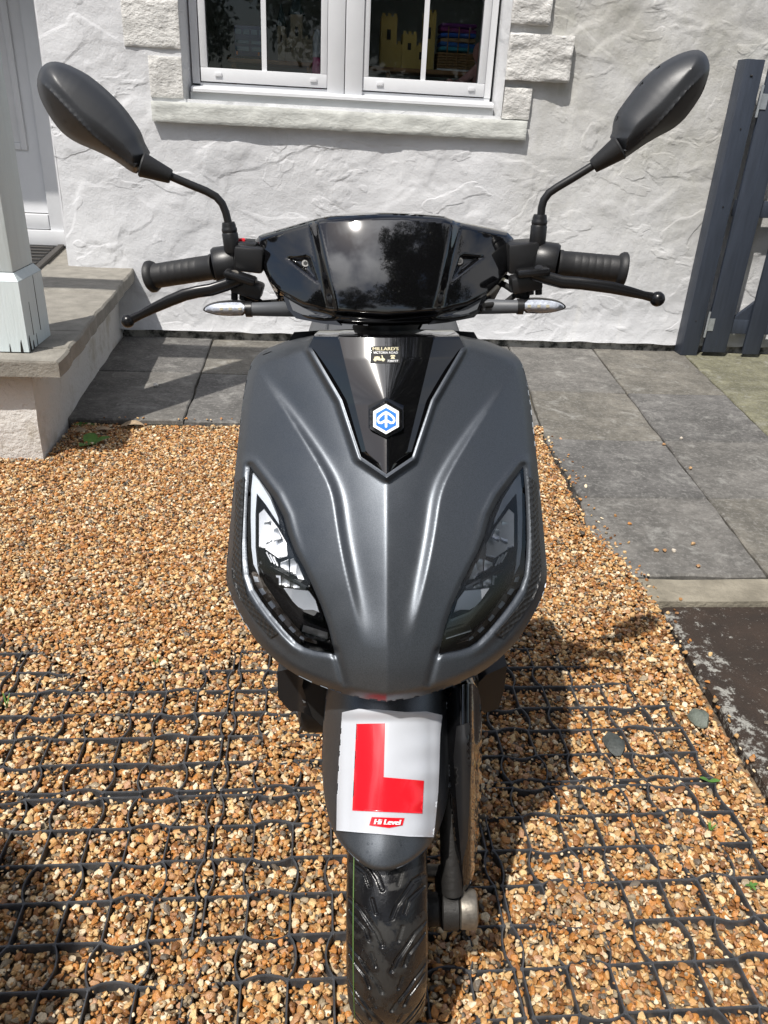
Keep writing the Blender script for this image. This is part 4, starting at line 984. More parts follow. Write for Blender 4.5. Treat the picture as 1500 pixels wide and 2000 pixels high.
# ---- front mudguard and learner plate
Yf = spl([1300, 1380, 1510, 1630, 1690, 1704], [.825, .785, .727, .680, .657, .653])
fend_ol = round_poly([(640, 1330), (690, 1320), (820, 1320), (872, 1335), (882, 1420), (881, 1510), (872, 1580), (850, 1640), (812, 1680), (770, 1699), (745, 1703), (720, 1697), (690, 1675), (655, 1636), (636, 1580), (628, 1510), (630, 1420)], 2)
def smooth_fend(px, py):
    c = np.interp(py, [1330, 1510, 1704], [756, 755, 745]); s = np.clip(np.abs(px-c)/126, 0, 1)
    return Yf(py)+.030*s**1.8+.050*s**5
def fend_depth(px, py):
    e = dist_poly(px, py, fend_ol); r = np.clip(1-e/8, 0, 1); return smooth_fend(px, py)+.005*r**2
fo_ = offset_poly(fend_ol, -4)
sheet('front_mudguard', fend_ol, fend_depth, M_PAINT, step=4, cons=[c+c[:1] for c in (offset_poly(fend_ol, -2.5), offset_poly(fend_ol, -5), offset_poly(fend_ol, -8))], back=((.004, 0), (.03, .01), (.10, .04)), smooth=50)
def plate_depth(px, py):
    # thin film: lies on the mudguard, lifting at its corners and slightly buckled
    lift = .0022 + .008*sstep((1412-py)/26) + .006*sstep((px-838)/30) + .004*sstep((684-px)/26)
    crease = .0007*np.sin((py-1390)/34*math.pi*2/1.6)*sstep((px-760)/70) + .0006*np.sin(px*.05+py*.014)
    return smooth_fend(px, py)-lift-crease-.003*np.clip(np.abs(px-755)/110, 0, 1)**3
plate_ol = [(668, 1392), (700, 1385), (740, 1386), (790, 1391), (833, 1390), (864, 1397), (860, 1432), (858, 1500), (856, 1545), (851, 1600), (847, 1635), (800, 1634), (740, 1629), (700, 1626), (657, 1622), (658, 1550), (662, 1480)]
lpz = sheet('learner_plate', plate_ol, plate_depth, M_PLATE, step=3.2, back=((.0006, 0),), smooth=60)
red = [(696, 1414), (752, 1413), (749, 1518), (828, 1525), (825, 1589), (688, 1583)]
sheet('letter_l', red, plate_depth, M_RED, lpz, step=3.2, back=((.0002, 0),), offset=-.0009, smooth=60)
logo = [(726, 1596), (790, 1598), (786, 1612), (760, 1617), (721, 1612)]
sheet('logo_ground', logo, plate_depth, M_RED, lpz, step=5, back=((.0002, 0),), offset=-.0009)
text_decal('logo_lettering', 'Hi Level', 757, 1605.5, 50, 10, plate_depth, -.0030, M_WHITE, lpz, rot=.03, shear=.22, bold=.9)

# ---- front wheel
AX = Vector((.004, 0, .207)); TR = .207
def tyre():
    fine = np.linspace(rad(-30), rad(80), 560); coarse = np.linspace(rad(80), rad(330), 80)[1:-1]; ph = np.concatenate([fine, coarse])
    hw = .051; prof = []
    for t in np.linspace(-1, 1, 121): a = t*rad(62); prof.append((math.sin(a)/math.sin(rad(62))*hw, TR-.052*(1-math.cos(a))/(1-math.cos(rad(62)))*.62, 1))
    prof = [(-.036, .130, 0), (-.046, .138, 0), (-.053, .152, 0), (-.0535, .164, 0)] + prof + [(.0535, .164, 0), (.053, .152, 0), (.046, .138, 0), (.036, .130, 0)]
    P_ = np.array(prof); PH, XX = np.meshgrid(ph, P_[:, 0], indexing='ij'); RR = np.repeat(P_[None, :, 1], len(ph), 0); TRD = np.repeat(P_[None, :, 2], len(ph), 0)
    s = PH*TR; per = .066; gro = np.zeros_like(s)
    def groove(pts, side, shift, wd):
        g = np.zeros_like(s); sm = np.mod(s+shift, per)
        for k in (-1, 0, 1):
            d = dist_poly(XX*side, sm+k*per, pts, False); g = np.maximum(g, sstep(1-(d-wd)/.0022))
        return g
    for side, sh in ((1, 0), (-1, per/2)):
        gro = np.maximum(gro, groove([(.006, .002), (.012, .016), (.034, .044), (.049, .052)], side, sh, .0017))
        gro = np.maximum(gro, groove([(.022, .006), (.027, .020), (.047, .036)], side, sh, .0014))
        gro = np.maximum(gro, groove([(.014, .040), (.019, .056)], side, sh, .0009)*.7)
    RR = RR-.0032*gro*TRD*((PH > rad(-30)) & (PH < rad(80)))
    v = np.stack([XX, -RR*np.cos(PH), RR*np.sin(PH)], -1).reshape(-1, 3); m_, n_ = len(ph), len(prof)
    f = [(i*n_+j, i*n_+j+1, ((i+1) % m_)*n_+j+1, ((i+1) % m_)*n_+j) for i in range(m_) for j in range(n_-1)]
    return v, f
tv, tf = tyre()
wheel = link('front_wheel', make_mesh('rim', *(lambda mb: (mb.v, mb.f))(MB().tube_axis(Vector((-.036, 0, 0)), Vector((1, 0, 0)), [(0, .131), (.004, .125), (.02, .112), (.052, .112), (.068, .125), (.072, .131)], 48)), 40), M_BLACK, scooter)
wheel.location = AX
obj('tyre', tv, tf, M_TYRE, wheel, 45)
spart(MB().tube_axis(Vector((-.05, 0, 0)), Vector((1, 0, 0)), [(0, .03), (.01, .045), (.09, .045), (.10, .03)], 24), 'hub', M_CAST, wheel)
gl = MB(); fs = []
for sgn, xx in ((-1, -.0435),):
    a_ = np.linspace(rad(-30), rad(70), 80); v = []
    for a in a_:
        r = TR-.052*(1-math.cos(math.asin(.0435/.051*math.sin(rad(62)))))/(1-math.cos(rad(62)))*.62+.0006
        v += [(xx-.0006, -r*math.cos(a), r*math.sin(a)), (xx+.0006, -(r+.0004)*math.cos(a), (r+.0004)*math.sin(a))]
    gl.add(v, [(2*i, 2*i+1, 2*i+3, 2*i+2) for i in range(79)])
spart(gl, 'green_line', M_GREENLINE, wheel, None)
for k in range(5):
    a = 2*math.pi*k/5; spart(MB().tube([(.0, .04*math.cos(a), .04*math.sin(a)), (.0, .118*math.cos(a), .118*math.sin(a))], [.016, .012], 10, flat=.6), 'spoke', M_BLACK, wheel)
# single-sided front suspension on the viewer's right
cov = round_poly([(872, 1350), (922, 1330), (938, 1352), (942, 1420), (940, 1560), (930, 1690), (914, 1745), (898, 1735), (886, 1640), (876, 1520), (868, 1420)], 1)
def cov_depth(px, py):
    return np.interp(py, [1330, 1450, 1600, 1745], [.835, .79, .76, .745])+.030*(np.abs(px-908)/36)**2+.010*sstep((px-918)/8)
sheet('suspension_cover', cov, cov_depth, M_GLOSS, step=5, cons=[[(922, 1345), (924, 1500), (916, 1700)]], back=((.006, .0), (.05, .06)), close=True, smooth=60)
ink = [(892, 1420), (916, 1412), (922, 1440), (914, 1640), (902, 1690), (894, 1600), (886, 1480)]
sheet('cover_inset', ink, cov_depth, M_BLACK, step=8, back=((.004, 0),), offset=-.001)
arm = MB(); arm.tube([(.094, .02, .36), (.096, -.03, .28), (.098, -.055, .235)], [.019, .02, .021], 12, flat=.75); arm.tube_axis(Vector((.082, -.060, .205)), Vector((1, 0, 0)), [(0, .024), (.003, .028), (.024, .028), (.026, .025)], 20)
spart(arm, 'link_bracket', M_CAST)
spart(MB().tube_axis(Vector((.052, -.060, .205)), Vector((1, 0, 0)), [(0, .02), (.004, .023), (.026, .023), (.029, .02)], 18), 'spacer', M_CAST)
spart(MB().tube_axis(Vector((.1085, -.060, .205)), Vector((1, 0, 0)), [(0, .024), (.002, .0265), (.019, .0275), (.024, .026), (.026, .022)], 24), 'pivot_cap', M_STEEL)
spart(MB().tube([(.094, -.055, .21), (.098, .0, .205)], [.018, .022], 12), 'trailing_link', M_CAST)
spart(MB().tube([(.05, 0, .207), (.11, 0, .207)], .012, 12), 'axle', M_STEEL)

# ---- handlebar cover (gloss black screen)
vis_ol = round_poly([(499, 470), (506, 461), (618, 429), (640, 425), (700, 420), (752, 418), (810, 420), (870, 425), (893, 434), (992, 455), (1003, 466), (1000, 500), (988, 545), (962, 592), (938, 614), (890, 626), (830, 634), (752, 637), (670, 634), (610, 626), (572, 614), (545, 588), (520, 540), (504, 500)], 1, keep=(0, 1, 2, 3, 7, 8, 9, 10, 13, 21))
Yv = spl([410, 418, 470, 540, 590, 612, 640], [1.080, 1.0765, 1.056, 1.0345, 1.0235, 1.021, 1.022])
triL = [(552, 502), (600, 498), (609, 503), (627, 560)]; triR = [(2*CX-6-x, y-3) for x, y in triL][::-1]
def vis_depth(px, py):
    dx = px-752; ax = np.abs(dx); y = Yv(py)+.047*np.minimum(ax/250, .5)**2*1.0+.0
    y = y+np.where(ax > 125, .047*(2*.5*(ax/250-.5))+.05*(ax/250-.5)**1.5*(ax > 125), 0) if False else Yv(py)+.047*(ax/250)**2+.05*np.maximum(ax/250-.45, 0)**1.5
    rd = np.interp(py, [425, 600], [130, 92]); fade = sstep((628-py)/30)
    y = y+.013*sstep((ax-rd)/24)*fade
    for tr in (triL, triR):
        ins = in_poly(px, py, tr); e = dist_poly(px, py, tr); y = y+np.where(ins, .008*sstep(e/11), 0)
    # lower lip
    lip = np.interp(ax, [0, 100, 160, 205, 250], [612, 604, 590, 566, 520]); y = y+.012*sstep((py-lip)/14)
    e = dist_poly(px, py, vis_ol); r = np.clip(1-e/9, 0, 1); return y+.006*r**2
vr = [[(752+s*(np.interp(y, [425, 600], [130, 92])+o), y) for y in range(436, 606, 10)] for s in (1, -1) for o in (0, 24)]
lipc = [[(752+x, np.interp(abs(x), [0, 100, 160, 205, 250], [612, 604, 590, 566, 520])+o) for x in range(-205, 206, 10)] for o in (0, 9)]
def shr(p, k): return shrink(p, k)
vo2 = offset_poly(vis_ol, -3); vo3 = offset_poly(vis_ol, -6)
visor = sheet('handlebar_cover', vis_ol, vis_depth, M_GLOSS, step=3.0, cons=[c+c[:1] for c in (triL, triR)]+vr+[c+c[:1] for c in (offset_poly(vis_ol, -2.5), offset_poly(vis_ol, -5), offset_poly(vis_ol, -9))], back=((.003, -.004), (.02, .0), (.07, .04), (.11, .18)), smooth=65)
for (cx_, cy_) in ((597, 516), (897, 512)):
    d0 = float(vis_depth(np.array([cx_]), np.array([cy_]))[0]); p = U(cx_, cy_, d0+.002); dr_ = Vector((0, -.84, .54))
    b1 = spart(MB().tube_axis(p, dr_, [(0, .0062), (.002, .0062), (.0034, .005)], 20), 'screw', M_BLACK, visor); spart(MB().tube_axis(p+dr_*.0035, dr_, [(0, .0030), (.0004, .0028)], 6), 'screw_socket', M_DEEP, visor)
# indicator housings below the screen
hzL = [(553, 578), (590, 592), (640, 613), (668, 636), (630, 632), (578, 622), (562, 604)]
for p_ in (hzL, [(2*752-x, y-2) for x, y in hzL][::-1]):
    sheet('signal_mount', p_, lambda px, py: 1.020+.0003*np.abs(px-752)-.0003*(py-600), M_GLOSS, step=6, back=((.01, 0), (.05, .1)), close=True)
hiL = [(564, 586), (592, 601), (632, 622), (590, 614), (572, 606)]
sheet('mount_inset', hiL, lambda px, py: 1.019+.0003*np.abs(px-752)-.0003*(py-600), M_STALK, step=6, back=((.003, 0),), offset=-.0015)
sheet('mount_inset', [(2*752-x, y-2) for x, y in hiL][::-1], lambda px, py: 1.019+.0003*np.abs(px-752)-.0003*(py-600), M_STALK, step=6, back=((.003, 0),), offset=-.0015)
# direction indicators
def indicator(sg, tip, root, y0):
    X_ = lambda t: tip+(root-tip)*t
    Yt = 1.075
    s0 = spart(MB().tube([U(X_(1.10), y0, Yt), U(X_(1.55), y0, Yt+.004), U(X_(2.25), y0-1, Yt+.03)], [.0090, .0098, .0116], 16), 'indicator', M_STALK)
    spart(MB().tube([U(X_(.98), y0, Yt), U(X_(1.12), y0, Yt)], [.0105, .0105], 18), 'collar', M_BLACK, s0)
    ol = [(X_(t), y0+h) for t, h in ((0, 1), (.03, -4), (.15, -9), (.35, -13), (.65, -15), (1, -14), (1, 12), (.65, 13.5), (.35, 12), (.15, 8), (.03, 4))]
    if sg > 0: ol = ol[::-1]
    ol = round_poly(ol, 1)
    dp = lambda px, py: Yt-.010+.010*((py-y0)/15)**2+.008*np.clip(1-np.abs(px-tip)/30, 0, 1)**2
    sheet('indicator_body', ol, dp, M_BLACK, s0, step=5, back=((.012, .0), (.022, .25)), close=True, offset=.003)
    sheet('reflector', shrink(ol, .90), dp, M_SIGLENS, s0, step=5, back=((.001, 0),), offset=.0015)
    for k, t in enumerate((.42, .62, .84)):
        c_ = (X_(t), y0-1); q = [(c_[0]-3.2, c_[1]-2.6), (c_[0]+3.2, c_[1]-2.6), (c_[0]+3.2, c_[1]+2.6), (c_[0]-3.2, c_[1]+2.6)]
        sheet('diode', q, dp, M_LED, s0, step=4, back=((.001, 0),), offset=.0008)
    sheet('lens', shrink(ol, .97), dp, M_LENS, s0, step=5, back=None, offset=-.002)
indicator(-1, 396, 482, 604); indicator(1, 1106, 1020, 599)

# ---- bars, grips, levers, switchgear
def along(pts, rr, name, m, n=14, parent=scooter, flat=1., up=None): return spart(MB().tube([U(*p) for p in pts], rr, n, flat=flat, up=up), name, m, parent)
along([(520, 505, 1.18), (640, 500, 1.18), (860, 497, 1.17), (985, 500, 1.16)], .011, 'handlebar', M_BLACK)
def grip(p_in, p_out, r):
    a, b = U(*p_in), U(*p_out); Lg = (b-a).length; prof = [(0, r*1.06), (.004, r*1.06), (.006, r*.99)]
    for k in range(6): t = Lg*(.22+.105*k); prof += [(t-.0012, r*1.0), (t-.0005, r*.991), (t+.0005, r*.991), (t+.0012, r*1.0)]
    prof += [(Lg-.012, r*1.0), (Lg-.010, r*1.18), (Lg-.006, r*1.30), (Lg-.002, r*1.30), (Lg, r*1.18)]
    g0 = spart(MB().lathe(a, b, prof, 32), 'grip', M_RUBBER); return g0
grip((420, 521, 1.14), (291, 541, 1.16), .0173); grip((1090, 515, 1.11), (1222, 527, 1.10), .0178)
# round throttle drums
def drum(p0, p1, r): spart(MB().lathe(U(*p0), U(*p1), [(0, r*.8), (.002, r*.97), (.006, r), ((U(*p1)-U(*p0)).length-.004, r), ((U(*p1)-U(*p0)).length, r*.9)], 28), 'switch_drum', M_BLACK)
drum((462, 514, 1.145), (418, 521, 1.14), .0262); drum((1046, 508, 1.12), (1089, 514, 1.112), .0262)
def hbox(name, cx_, cy_, Y0, sx, sy, sz, m=M_BLACK, rz=0, b=.004, parent=scooter):
    mb = MB(); mb.box(-sx/2, sx/2, -sy/2, sy/2, -sz/2, sz/2, b); c = U(cx_, cy_, Y0); R_ = Matrix.Rotation(rz, 3, 'Y')
    mb.v = [tuple(R_ @ Vector(p)+c) for p in mb.v]; return spart(mb, name, m, parent)
sbL = hbox('switch_housing', 490, 503, 1.135, .040, .05, .034, rz=rad(6)); hbox('switch_housing', 1018, 500, 1.125, .042, .05, .040, rz=rad(-4))
hbox('switch_top', 478, 478, 1.15, .040, .05, .012, rz=rad(4), parent=scooter)
hbox('kill_switch', 473, 471, 1.145, .010, .010, .008, M_RED, rz=rad(2), b=.002)
for sg, cx_, cy_, Y0 in ((-1, 470, 541, 1.09), (1, 1040, 531, 1.075)):
    pc = hbox('lever_perch', cx_, cy_, Y0, .044, .030, .010, M_LEVER, rz=rad(18 if sg < 0 else -6)); hbox('lever_clamp', cx_+sg*-14, cy_+20, Y0+.015, .042, .034, .022, M_BLACK, rz=rad(20 if sg < 0 else -10))
    hbox('cable_block', cx_+sg*-20, cy_+36, Y0+.02, .022, .02, .022, M_DEEP, rz=rad(10)); spart(MB().tube([U(cx_+sg*12, cy_-3, Y0-.004), U(cx_+sg*12, cy_-9, Y0-.006)], .0055, 12), 'pivot_bolt', M_STEEL if sg < 0 else M_BLACK)
    for k in (0, 1): spart(MB().tube([U(cx_+sg*(-4+k*16), cy_+28, Y0+.01), U(cx_+sg*(-4+k*16), cy_+44, Y0+.01)], .0048, 10), 'bolt', M_DEEP)
    along([(cx_+sg*-25, cy_+38, Y0+.025), (cx_+sg*-55, cy_+62, Y0+.01), (cx_+sg*-95, cy_+66, Y0-.005)], .004, 'cable', M_DEEP)
def lever(path, rr, ball, br_):
    o = spart(MB().tube([U(*p) for p in path], rr, 14, flat=.62, up=(0, 0, 1)), 'brake_lever', M_LEVER); spart(MB().ball(U(*ball), br_, 3), 'lever_ball', M_LEVER, o)
lever([(470, 545, 1.088), (440, 557, 1.086), (412, 566, 1.084), (385, 570, 1.082), (360, 576, 1.081), (330, 588, 1.080), (300, 602, 1.080), (275, 615, 1.081), (258, 623, 1.082)],
      [.0085, .0085, .0085, .0082, .0082, .0078, .0068, .0055, .0062], (249.5, 627, 1.082), .0092)
lever([(1040, 535, 1.072), (1068, 543, 1.068), (1098, 551, 1.064), (1130, 553, 1.060), (1160, 557, 1.056), (1195, 562, 1.054), (1230, 570, 1.052), (1258, 577, 1.052), (1272, 580, 1.052)],
      [.0085, .0085, .0085, .0082, .0080, .0078, .0066, .0055, .0062], (1284, 584, 1.052), .0100)

along([(486, 572, 1.11), (508, 592, 1.115), (540, 590, 1.13), (580, 575, 1.15)], .0042, 'brake_hose', M_DEEP)
along([(478, 560, 1.12), (500, 600, 1.14), (560, 612, 1.16)], .0032, 'wiring', M_DEEP)
along([(1022, 566, 1.10), (1000, 566, 1.11), (985, 556, 1.12), (968, 552, 1.14)], .0042, 'brake_hose', M_DEEP)
along([(1030, 560, 1.11), (1008, 546, 1.12), (985, 540, 1.14)], .0032, 'wiring', M_DEEP)
# ---- mirrors
M_STALKDARK = mat("mirror_shell_plastic", (.030, .032, .036), .42, bump=.10, bscale=520, bdist=.001)
def mirror(ol, ridge, shoulder, stem, sleeve, boot, Ym, sg, emb):
    st_ = along(stem, .0053, 'mirror', M_BLACK, 14)
    spart(MB().lathe(U(*sleeve[0]), U(*sleeve[1]), [(0, .0105), (.003, .0112), (.024, .0112), (.026, .0102), (.028, .0108), (.031, .0108), (.0325, .0098), (.035, .0098), ((U(*sleeve[1])-U(*sleeve[0])).length, .0085)], 20), 'sleeve', M_BLACK, st_)
    spart(MB().tube([U(sleeve[0][0]-sg*1, sleeve[0][1]+38, sleeve[0][2]), U(*sleeve[0])], .0075, 14), 'mirror_bolt', M_BLACK, st_)
    Lb = (U(*boot[1])-U(*boot[0])).length
    spart(MB().lathe(U(*boot[0]), U(*boot[1]), [(0, .0085), (.002, .0095), (Lb-.004, .0152), (Lb-.002, .0160), (Lb, .0148)], 24), 'boot', M_RUBBER, st_)
    rid = np.array(ridge, float)
    def dep(px, py):
        e = dist_poly(px, py, ol); dr_ = dist_poly(px, py, ridge, False)
        # which side of the ridge: below it the casing falls away steeply
        yr = np.interp(px, *(rid.T if rid[0, 0] < rid[-1, 0] else rid[::-1].T)); below = py > yr
        y = Ym - .030*(1-np.exp(-e/22.)) + .010*np.minimum(dr_/60, 1)
        y = y + np.where(below, -.0050*sstep(dr_/8) + .00042*np.maximum(dr_-5, 0), 0)
        ds = dist_poly(px, py, shoulder, False); y = y+.0012*np.exp(-(ds/10)**2)*0
        r = np.clip(1-e/11, 0, 1); return y+.008*r**2
    io = offset_poly(ol, -5)
    hs = sheet('mirror_shell', ol, dep, M_STALKDARK, st_, step=3.6, cons=[ridge], back=((.006, 0), (.016, .02)), close=True, smooth=30)
    dpoly('mirror_glass', [[tuple(p) for p in shrink(ol, .93)]], lambda px, py: Ym+.020+0*px, 0, M_CHROME, st_)
    ribbon('embossed_mark', emb, 1.6, dep, -.0006, M_STALKDARK, st_)
M_STALKDARK = mat('mirror_shell_plastic', (.030, .032, .036), .42, bump=.10, bscale=520, bdist=.001)
mL = round_poly([(71, 160), (77, 136), (88, 124), (104, 119), (125, 123), (160, 140), (187, 161), (213, 184), (240, 213), (261, 243), (272, 261), (277, 277), (283, 289), (291, 303), (269, 340), (256, 336), (229, 316), (205, 303), (181, 292), (149, 279), (125, 263), (107, 243), (88, 213), (76, 187)], 1)
mR = round_poly([(1194, 272), (1200, 260), (1201, 243), (1208, 222), (1226, 197), (1255, 159), (1281, 134), (1309, 114), (1337, 101), (1360, 96), (1374, 101), (1383, 113), (1387, 131), (1383, 152), (1372, 183), (1351, 215), (1334, 236), (1313, 253), (1285, 267), (1255, 285), (1227, 305), (1218, 310)], 1)
mirror([tuple(p) for p in mL], [(74, 145), (100, 170), (140, 212), (187, 261), (220, 288), (262, 320)], [(88, 132), (150, 150), (213, 213), (268, 300)],
       [(447, 440, 1.130), (441, 415, 1.130), (434, 398, 1.130), (422, 384, 1.130), (402, 373, 1.128), (370, 360, 1.125), (330, 343, 1.120)], [(454, 492, 1.130), (446, 434, 1.130)], [(334, 345, 1.120), (276, 321, 1.115)], 1.125, -1,
       [[(90, 200), (98, 203), (103, 212), (100, 220), (108, 227)], [(118, 236), (124, 234), (128, 240), (122, 245)], [(138, 249), (145, 246), (148, 254), (141, 258), (136, 254)], [(152, 266), (160, 262)], [(156, 272), (165, 270)]])
mirror([tuple(p) for p in mR], [(1386, 122), (1360, 150), (1337, 173), (1305, 211), (1276, 243), (1250, 268), (1226, 292)], [(1365, 110), (1300, 150), (1220, 270)],
       [(1056, 425, 1.115), (1058, 405, 1.115), (1062, 391, 1.115), (1072, 377, 1.115), (1088, 366, 1.113), (1120, 347, 1.110), (1160, 322, 1.106)], [(1049, 478, 1.115), (1055, 419, 1.115)], [(1158, 325, 1.106), (1212, 287, 1.100)], 1.11, 1,
       [[(1352, 196), (1359, 186), (1367, 180), (1371, 183)], [(1338, 215), (1345, 207), (1348, 211), (1341, 221)], [(1325, 232), (1332, 224), (1330, 234), (1336, 229)], [(1316, 240), (1320, 236)]])

# ---- rain drops left on tyre, plate, grip and mudguard
def drops(name, pts, parent):
    mb = MB()
    for p, r in pts: mb.ball(p, r, 1, (1, 1, 1))
    o = mb.build(name, M_DROP, parent, 180); o['kind'] = 'stuff'; return o
rd_ = random.Random(5); dl = []
for _ in range(90):
    a = rad(rd_.uniform(0, 62)); x = rd_.gauss(-.012, .016); r = TR-.0035*abs(x/.03)**2-.001; dl.append(((AX.x+x, AX.y-r*math.cos(a), AX.z+r*math.sin(a)), rd_.uniform(.0007, .0022)))
for _ in range(30):
    px, py = rd_.uniform(690, 800), rd_.uniform(1640, 1692); dl.append((U(px, py, float(fend_depth(np.array([px]), np.array([py]))[0])), rd_.uniform(.0007, .0016)))
drops('rain_drops', dl, scooter)

# ================================================================== SMALL THINGS
def wthing(mb, name, m, label, cat, loc, group=None, smooth=None):
    loc = Vector(loc); mb.v = [tuple(Vector(p)-loc) for p in mb.v]; o = mb.build(name, m, None, smooth); o.location = loc; return tag(o, label, cat, group)
def flat_stone(c, sx, sy, sz, seed, rz):
    mb = MB(); mb.ball((0, 0, 0), 1, 2); rr = random.Random(seed); pls = [(Vector((rr.gauss(0, 1), rr.gauss(0, 1), rr.gauss(0, .5))).normalized(), rr.uniform(.55, .8)) for _ in range(12)]
    out = []; R_ = Matrix.Rotation(rz, 3, 'Z')
    for p in mb.v:
        q = Vector(p)
        for nrm, d in pls:
            e = q.dot(nrm)-d
            if e > 0: q -= nrm*e
        q = R_ @ Vector((q.x*sx, q.y*sy, q.z*sz)); out.append((q.x+c[0], q.y+c[1], q.z+c[2]))
    mb.v = out; return mb
M_SLATE = mat('dark_slate', (.055, .062, .058), .55, var=.3, vscale=60, bump=.6, bscale=120, bdist=.004)
M_GREENSTONE = mat('greenish_stone', (.13, .15, .125), .6, var=.3, vscale=50, bump=.6, bscale=110, bdist=.004)
wthing(flat_stone((.672, 1.258, .006), .030, .047, .014, 4, rad(12)), 'flat_stone', M_SLATE, 'flat dark slate stone lying in a cell of the gravel grid', 'stone', (.672, 1.258, -.004), 'larger stones on the gravel', 30)
wthing(flat_stone((.906, 1.330, .016), .032, .034, .016, 9, rad(40)), 'flat_stone', M_GREENSTONE, 'angular grey-green stone at the edge of the brown tarmac', 'stone', (.906, 1.33, 0), 'larger stones on the gravel', 30)
M_PEB = [mat('loose_pebble_%d' % i, c, .5, var=.2, vscale=90) for i, c in enumerate([(.48, .30, .15), (.62, .55, .46), (.36, .20, .09), (.70, .67, .62)])]
pebs = [(1.100, 2.085, 0, 'single tan pebble leftmost of the row on the near slab'), (1.128, 2.083, 2, 'brown pebble in the middle of the row on the near slab'), (1.158, 2.083, 1, 'pale pebble rightmost of the row on the near slab'), (1.243, 2.128, 0, 'tan pebble alone behind the row of three pebbles'),
        (1.195, 1.985, 2, 'orange pebble near the front edge of the nearest slab'), (1.515, 3.02, 2, 'brown pebble in the joint between paving slabs'), (1.63, 3.10, 1, 'yellowish pebble on the second slab row'), (1.52, 2.76, 0, 'small orange pebble on the long joint between slabs'),
        (1.26, 1.50, 1, 'pale pebble on the dark brown tarmac'), (1.13, 1.38, 0, 'tan pebble on the tarmac beside the lichen'), (-.775, 3.70, 3, 'white pebble in the shade on the left paving slab')]
for i, (x, y, c, lab) in enumerate(pebs):
    z = ZS+.006 if (y > 1.95) else .018
    s_ = .010 if c != 3 else .017
    wthing(flat_stone((x, y, z), s_*1.1, s_*.85, s_*.6, 30+i, i*1.1), 'loose_pebble', M_PEB[c], lab, 'pebble', (x, y, z-.006), 'loose pebbles off the gravel', 35)
def leaf_quads(mb, base, tip, wd, up=.0, droop=0., n=5):
    b0 = Vector(base); t0 = Vector(tip); d = t0-b0; sd_ = d.cross(Vector((0, 0, 1))).normalized(); v = []
    for i in range(n+1):
        t = i/n; w_ = wd*math.sin(math.pi*min(1, .12+t*.88))**.8*(1 if i < n else 0); p = b0+d*t+Vector((0, 0, up*math.sin(math.pi*t)-droop*t*t)); v += [p-sd_*w_+Vector((0, 0, .15*w_)), p, p+sd_*w_+Vector((0, 0, .15*w_))]
    mb.add(v, [q for i in range(n) for q in ((3*i, 3*i+1, 3*i+4, 3*i+3), (3*i+1, 3*i+2, 3*i+5, 3*i+4))])
def weed(loc, n, ln, wd, seed, label, grass=False):
    t = thing('weed', label, 'weed', loc, 'weeds growing in the gravel'); rr = random.Random(seed)
    for i in range(n):
        a = 2*math.pi*i/n+rr.uniform(-.4, .4); l_ = ln*rr.uniform(.7, 1.15); mb = MB()
        leaf_quads(mb, (0, 0, .002), (l_*math.cos(a)*(.5 if grass else 1), l_*math.sin(a)*(.5 if grass else 1), l_*(.8 if grass else .35)), wd*rr.uniform(.8, 1.2), up=.1*l_); mb.build('leaf', M_WEED, t, 60)
    st_ = MB(); st_.tube([(0, 0, -.012), (0, 0, .004)], .0018, 6); st_.build('stem', M_WEED, t)
weed((-.985, 3.215, .0), 5, .042, .014, 1, 'small bright green weed where the step meets the paving')
weed((-.905, 2.985, .006), 3, .075, .026, 2, 'broad-leaved green weed lying on gravel beside the porch step')
weed((-.690, 1.417, .0), 5, .04, .002, 3, 'tuft of grass in the gravel at the left edge of the picture', True)
weed((.846, 1.150, .0), 2, .030, .0055, 4, 'two-leaved seedling on the seam of the right-hand grid panels')
weed((.786, 1.022, .0), 6, .024, .0016, 5, 'fine grassy weed in a cell left of the brown tarmac', True)
weed((.808, .898, .0), 4, .013, .003, 6, 'tiny seedling lowest at the right edge of the grid')
weed((-.385, 1.565, .004), 4, .026, .002, 7, 'sparse grass shoot in the half buried grid panel left of the scooter', True)
def dry_leaf(x, y, z, ln, a, seed, label):
    mb = MB(); leaf_quads(mb, (x, y, z), (x+ln*math.cos(a), y+ln*math.sin(a), z+.006), ln*.28, up=.012); wthing(mb, 'dry_leaf', M_DRY, label, 'leaf', (x, y, z), 'dry leaves beside the porch', 60)
dry_leaf(-1.02, 3.10, .010, .085, .3, 1, 'curled dry leaf nearest the corner of the porch step'); dry_leaf(-.93, 3.13, .012, .075, .1, 2, 'dry leaf right of the small green weed'); dry_leaf(-.83, 3.19, .016, .10, .05, 3, 'long dry leaf lying against the edge of the paving')

# ------------------------------------------------------------------ on the window shelf
M_WOOD = mat('shelf_wood', (.22, .115, .045), .6, var=.3, vscale=10, stretch=(.5, 6, 6)); SHY = 5.02
sh = thing('window_shelf', 'low brown wooden shelf inside behind the window panes', 'shelf', (.2, SHY+.12, 1.30))
rel(MB().box(-.50, .93, SHY, SHY+.26, 1.500, 1.522, .003), sh).build('board', M_WOOD, sh, 40)
for x in (-.47, -.05, .40, .90): rel(MB().box(x-.012, x+.012, SHY+.01, SHY+.04, .601, 1.499), sh).build('leg', M_WOOD, sh)
M_TOYNAVY = mat('toy_navy', (.018, .022, .085), .35); M_TOYGLASS = mat('toy_window', (.06, .10, .16), .15); M_AMBER = mat('amber_lamp', (.55, .16, .02), .4); M_TYREBLK = mat('toy_tyre', (.01, .01, .01), .7)
bus = thing('toy_bus', 'dark blue double-decker toy bus on the shelf behind the left pane', 'toy', (-.35, 5.12, 1.523))
rel(MB().box(-.465, -.285, 5.06, 5.22, 1.532, 1.685, .010), bus).build('body', M_TOYNAVY, bus, 40)
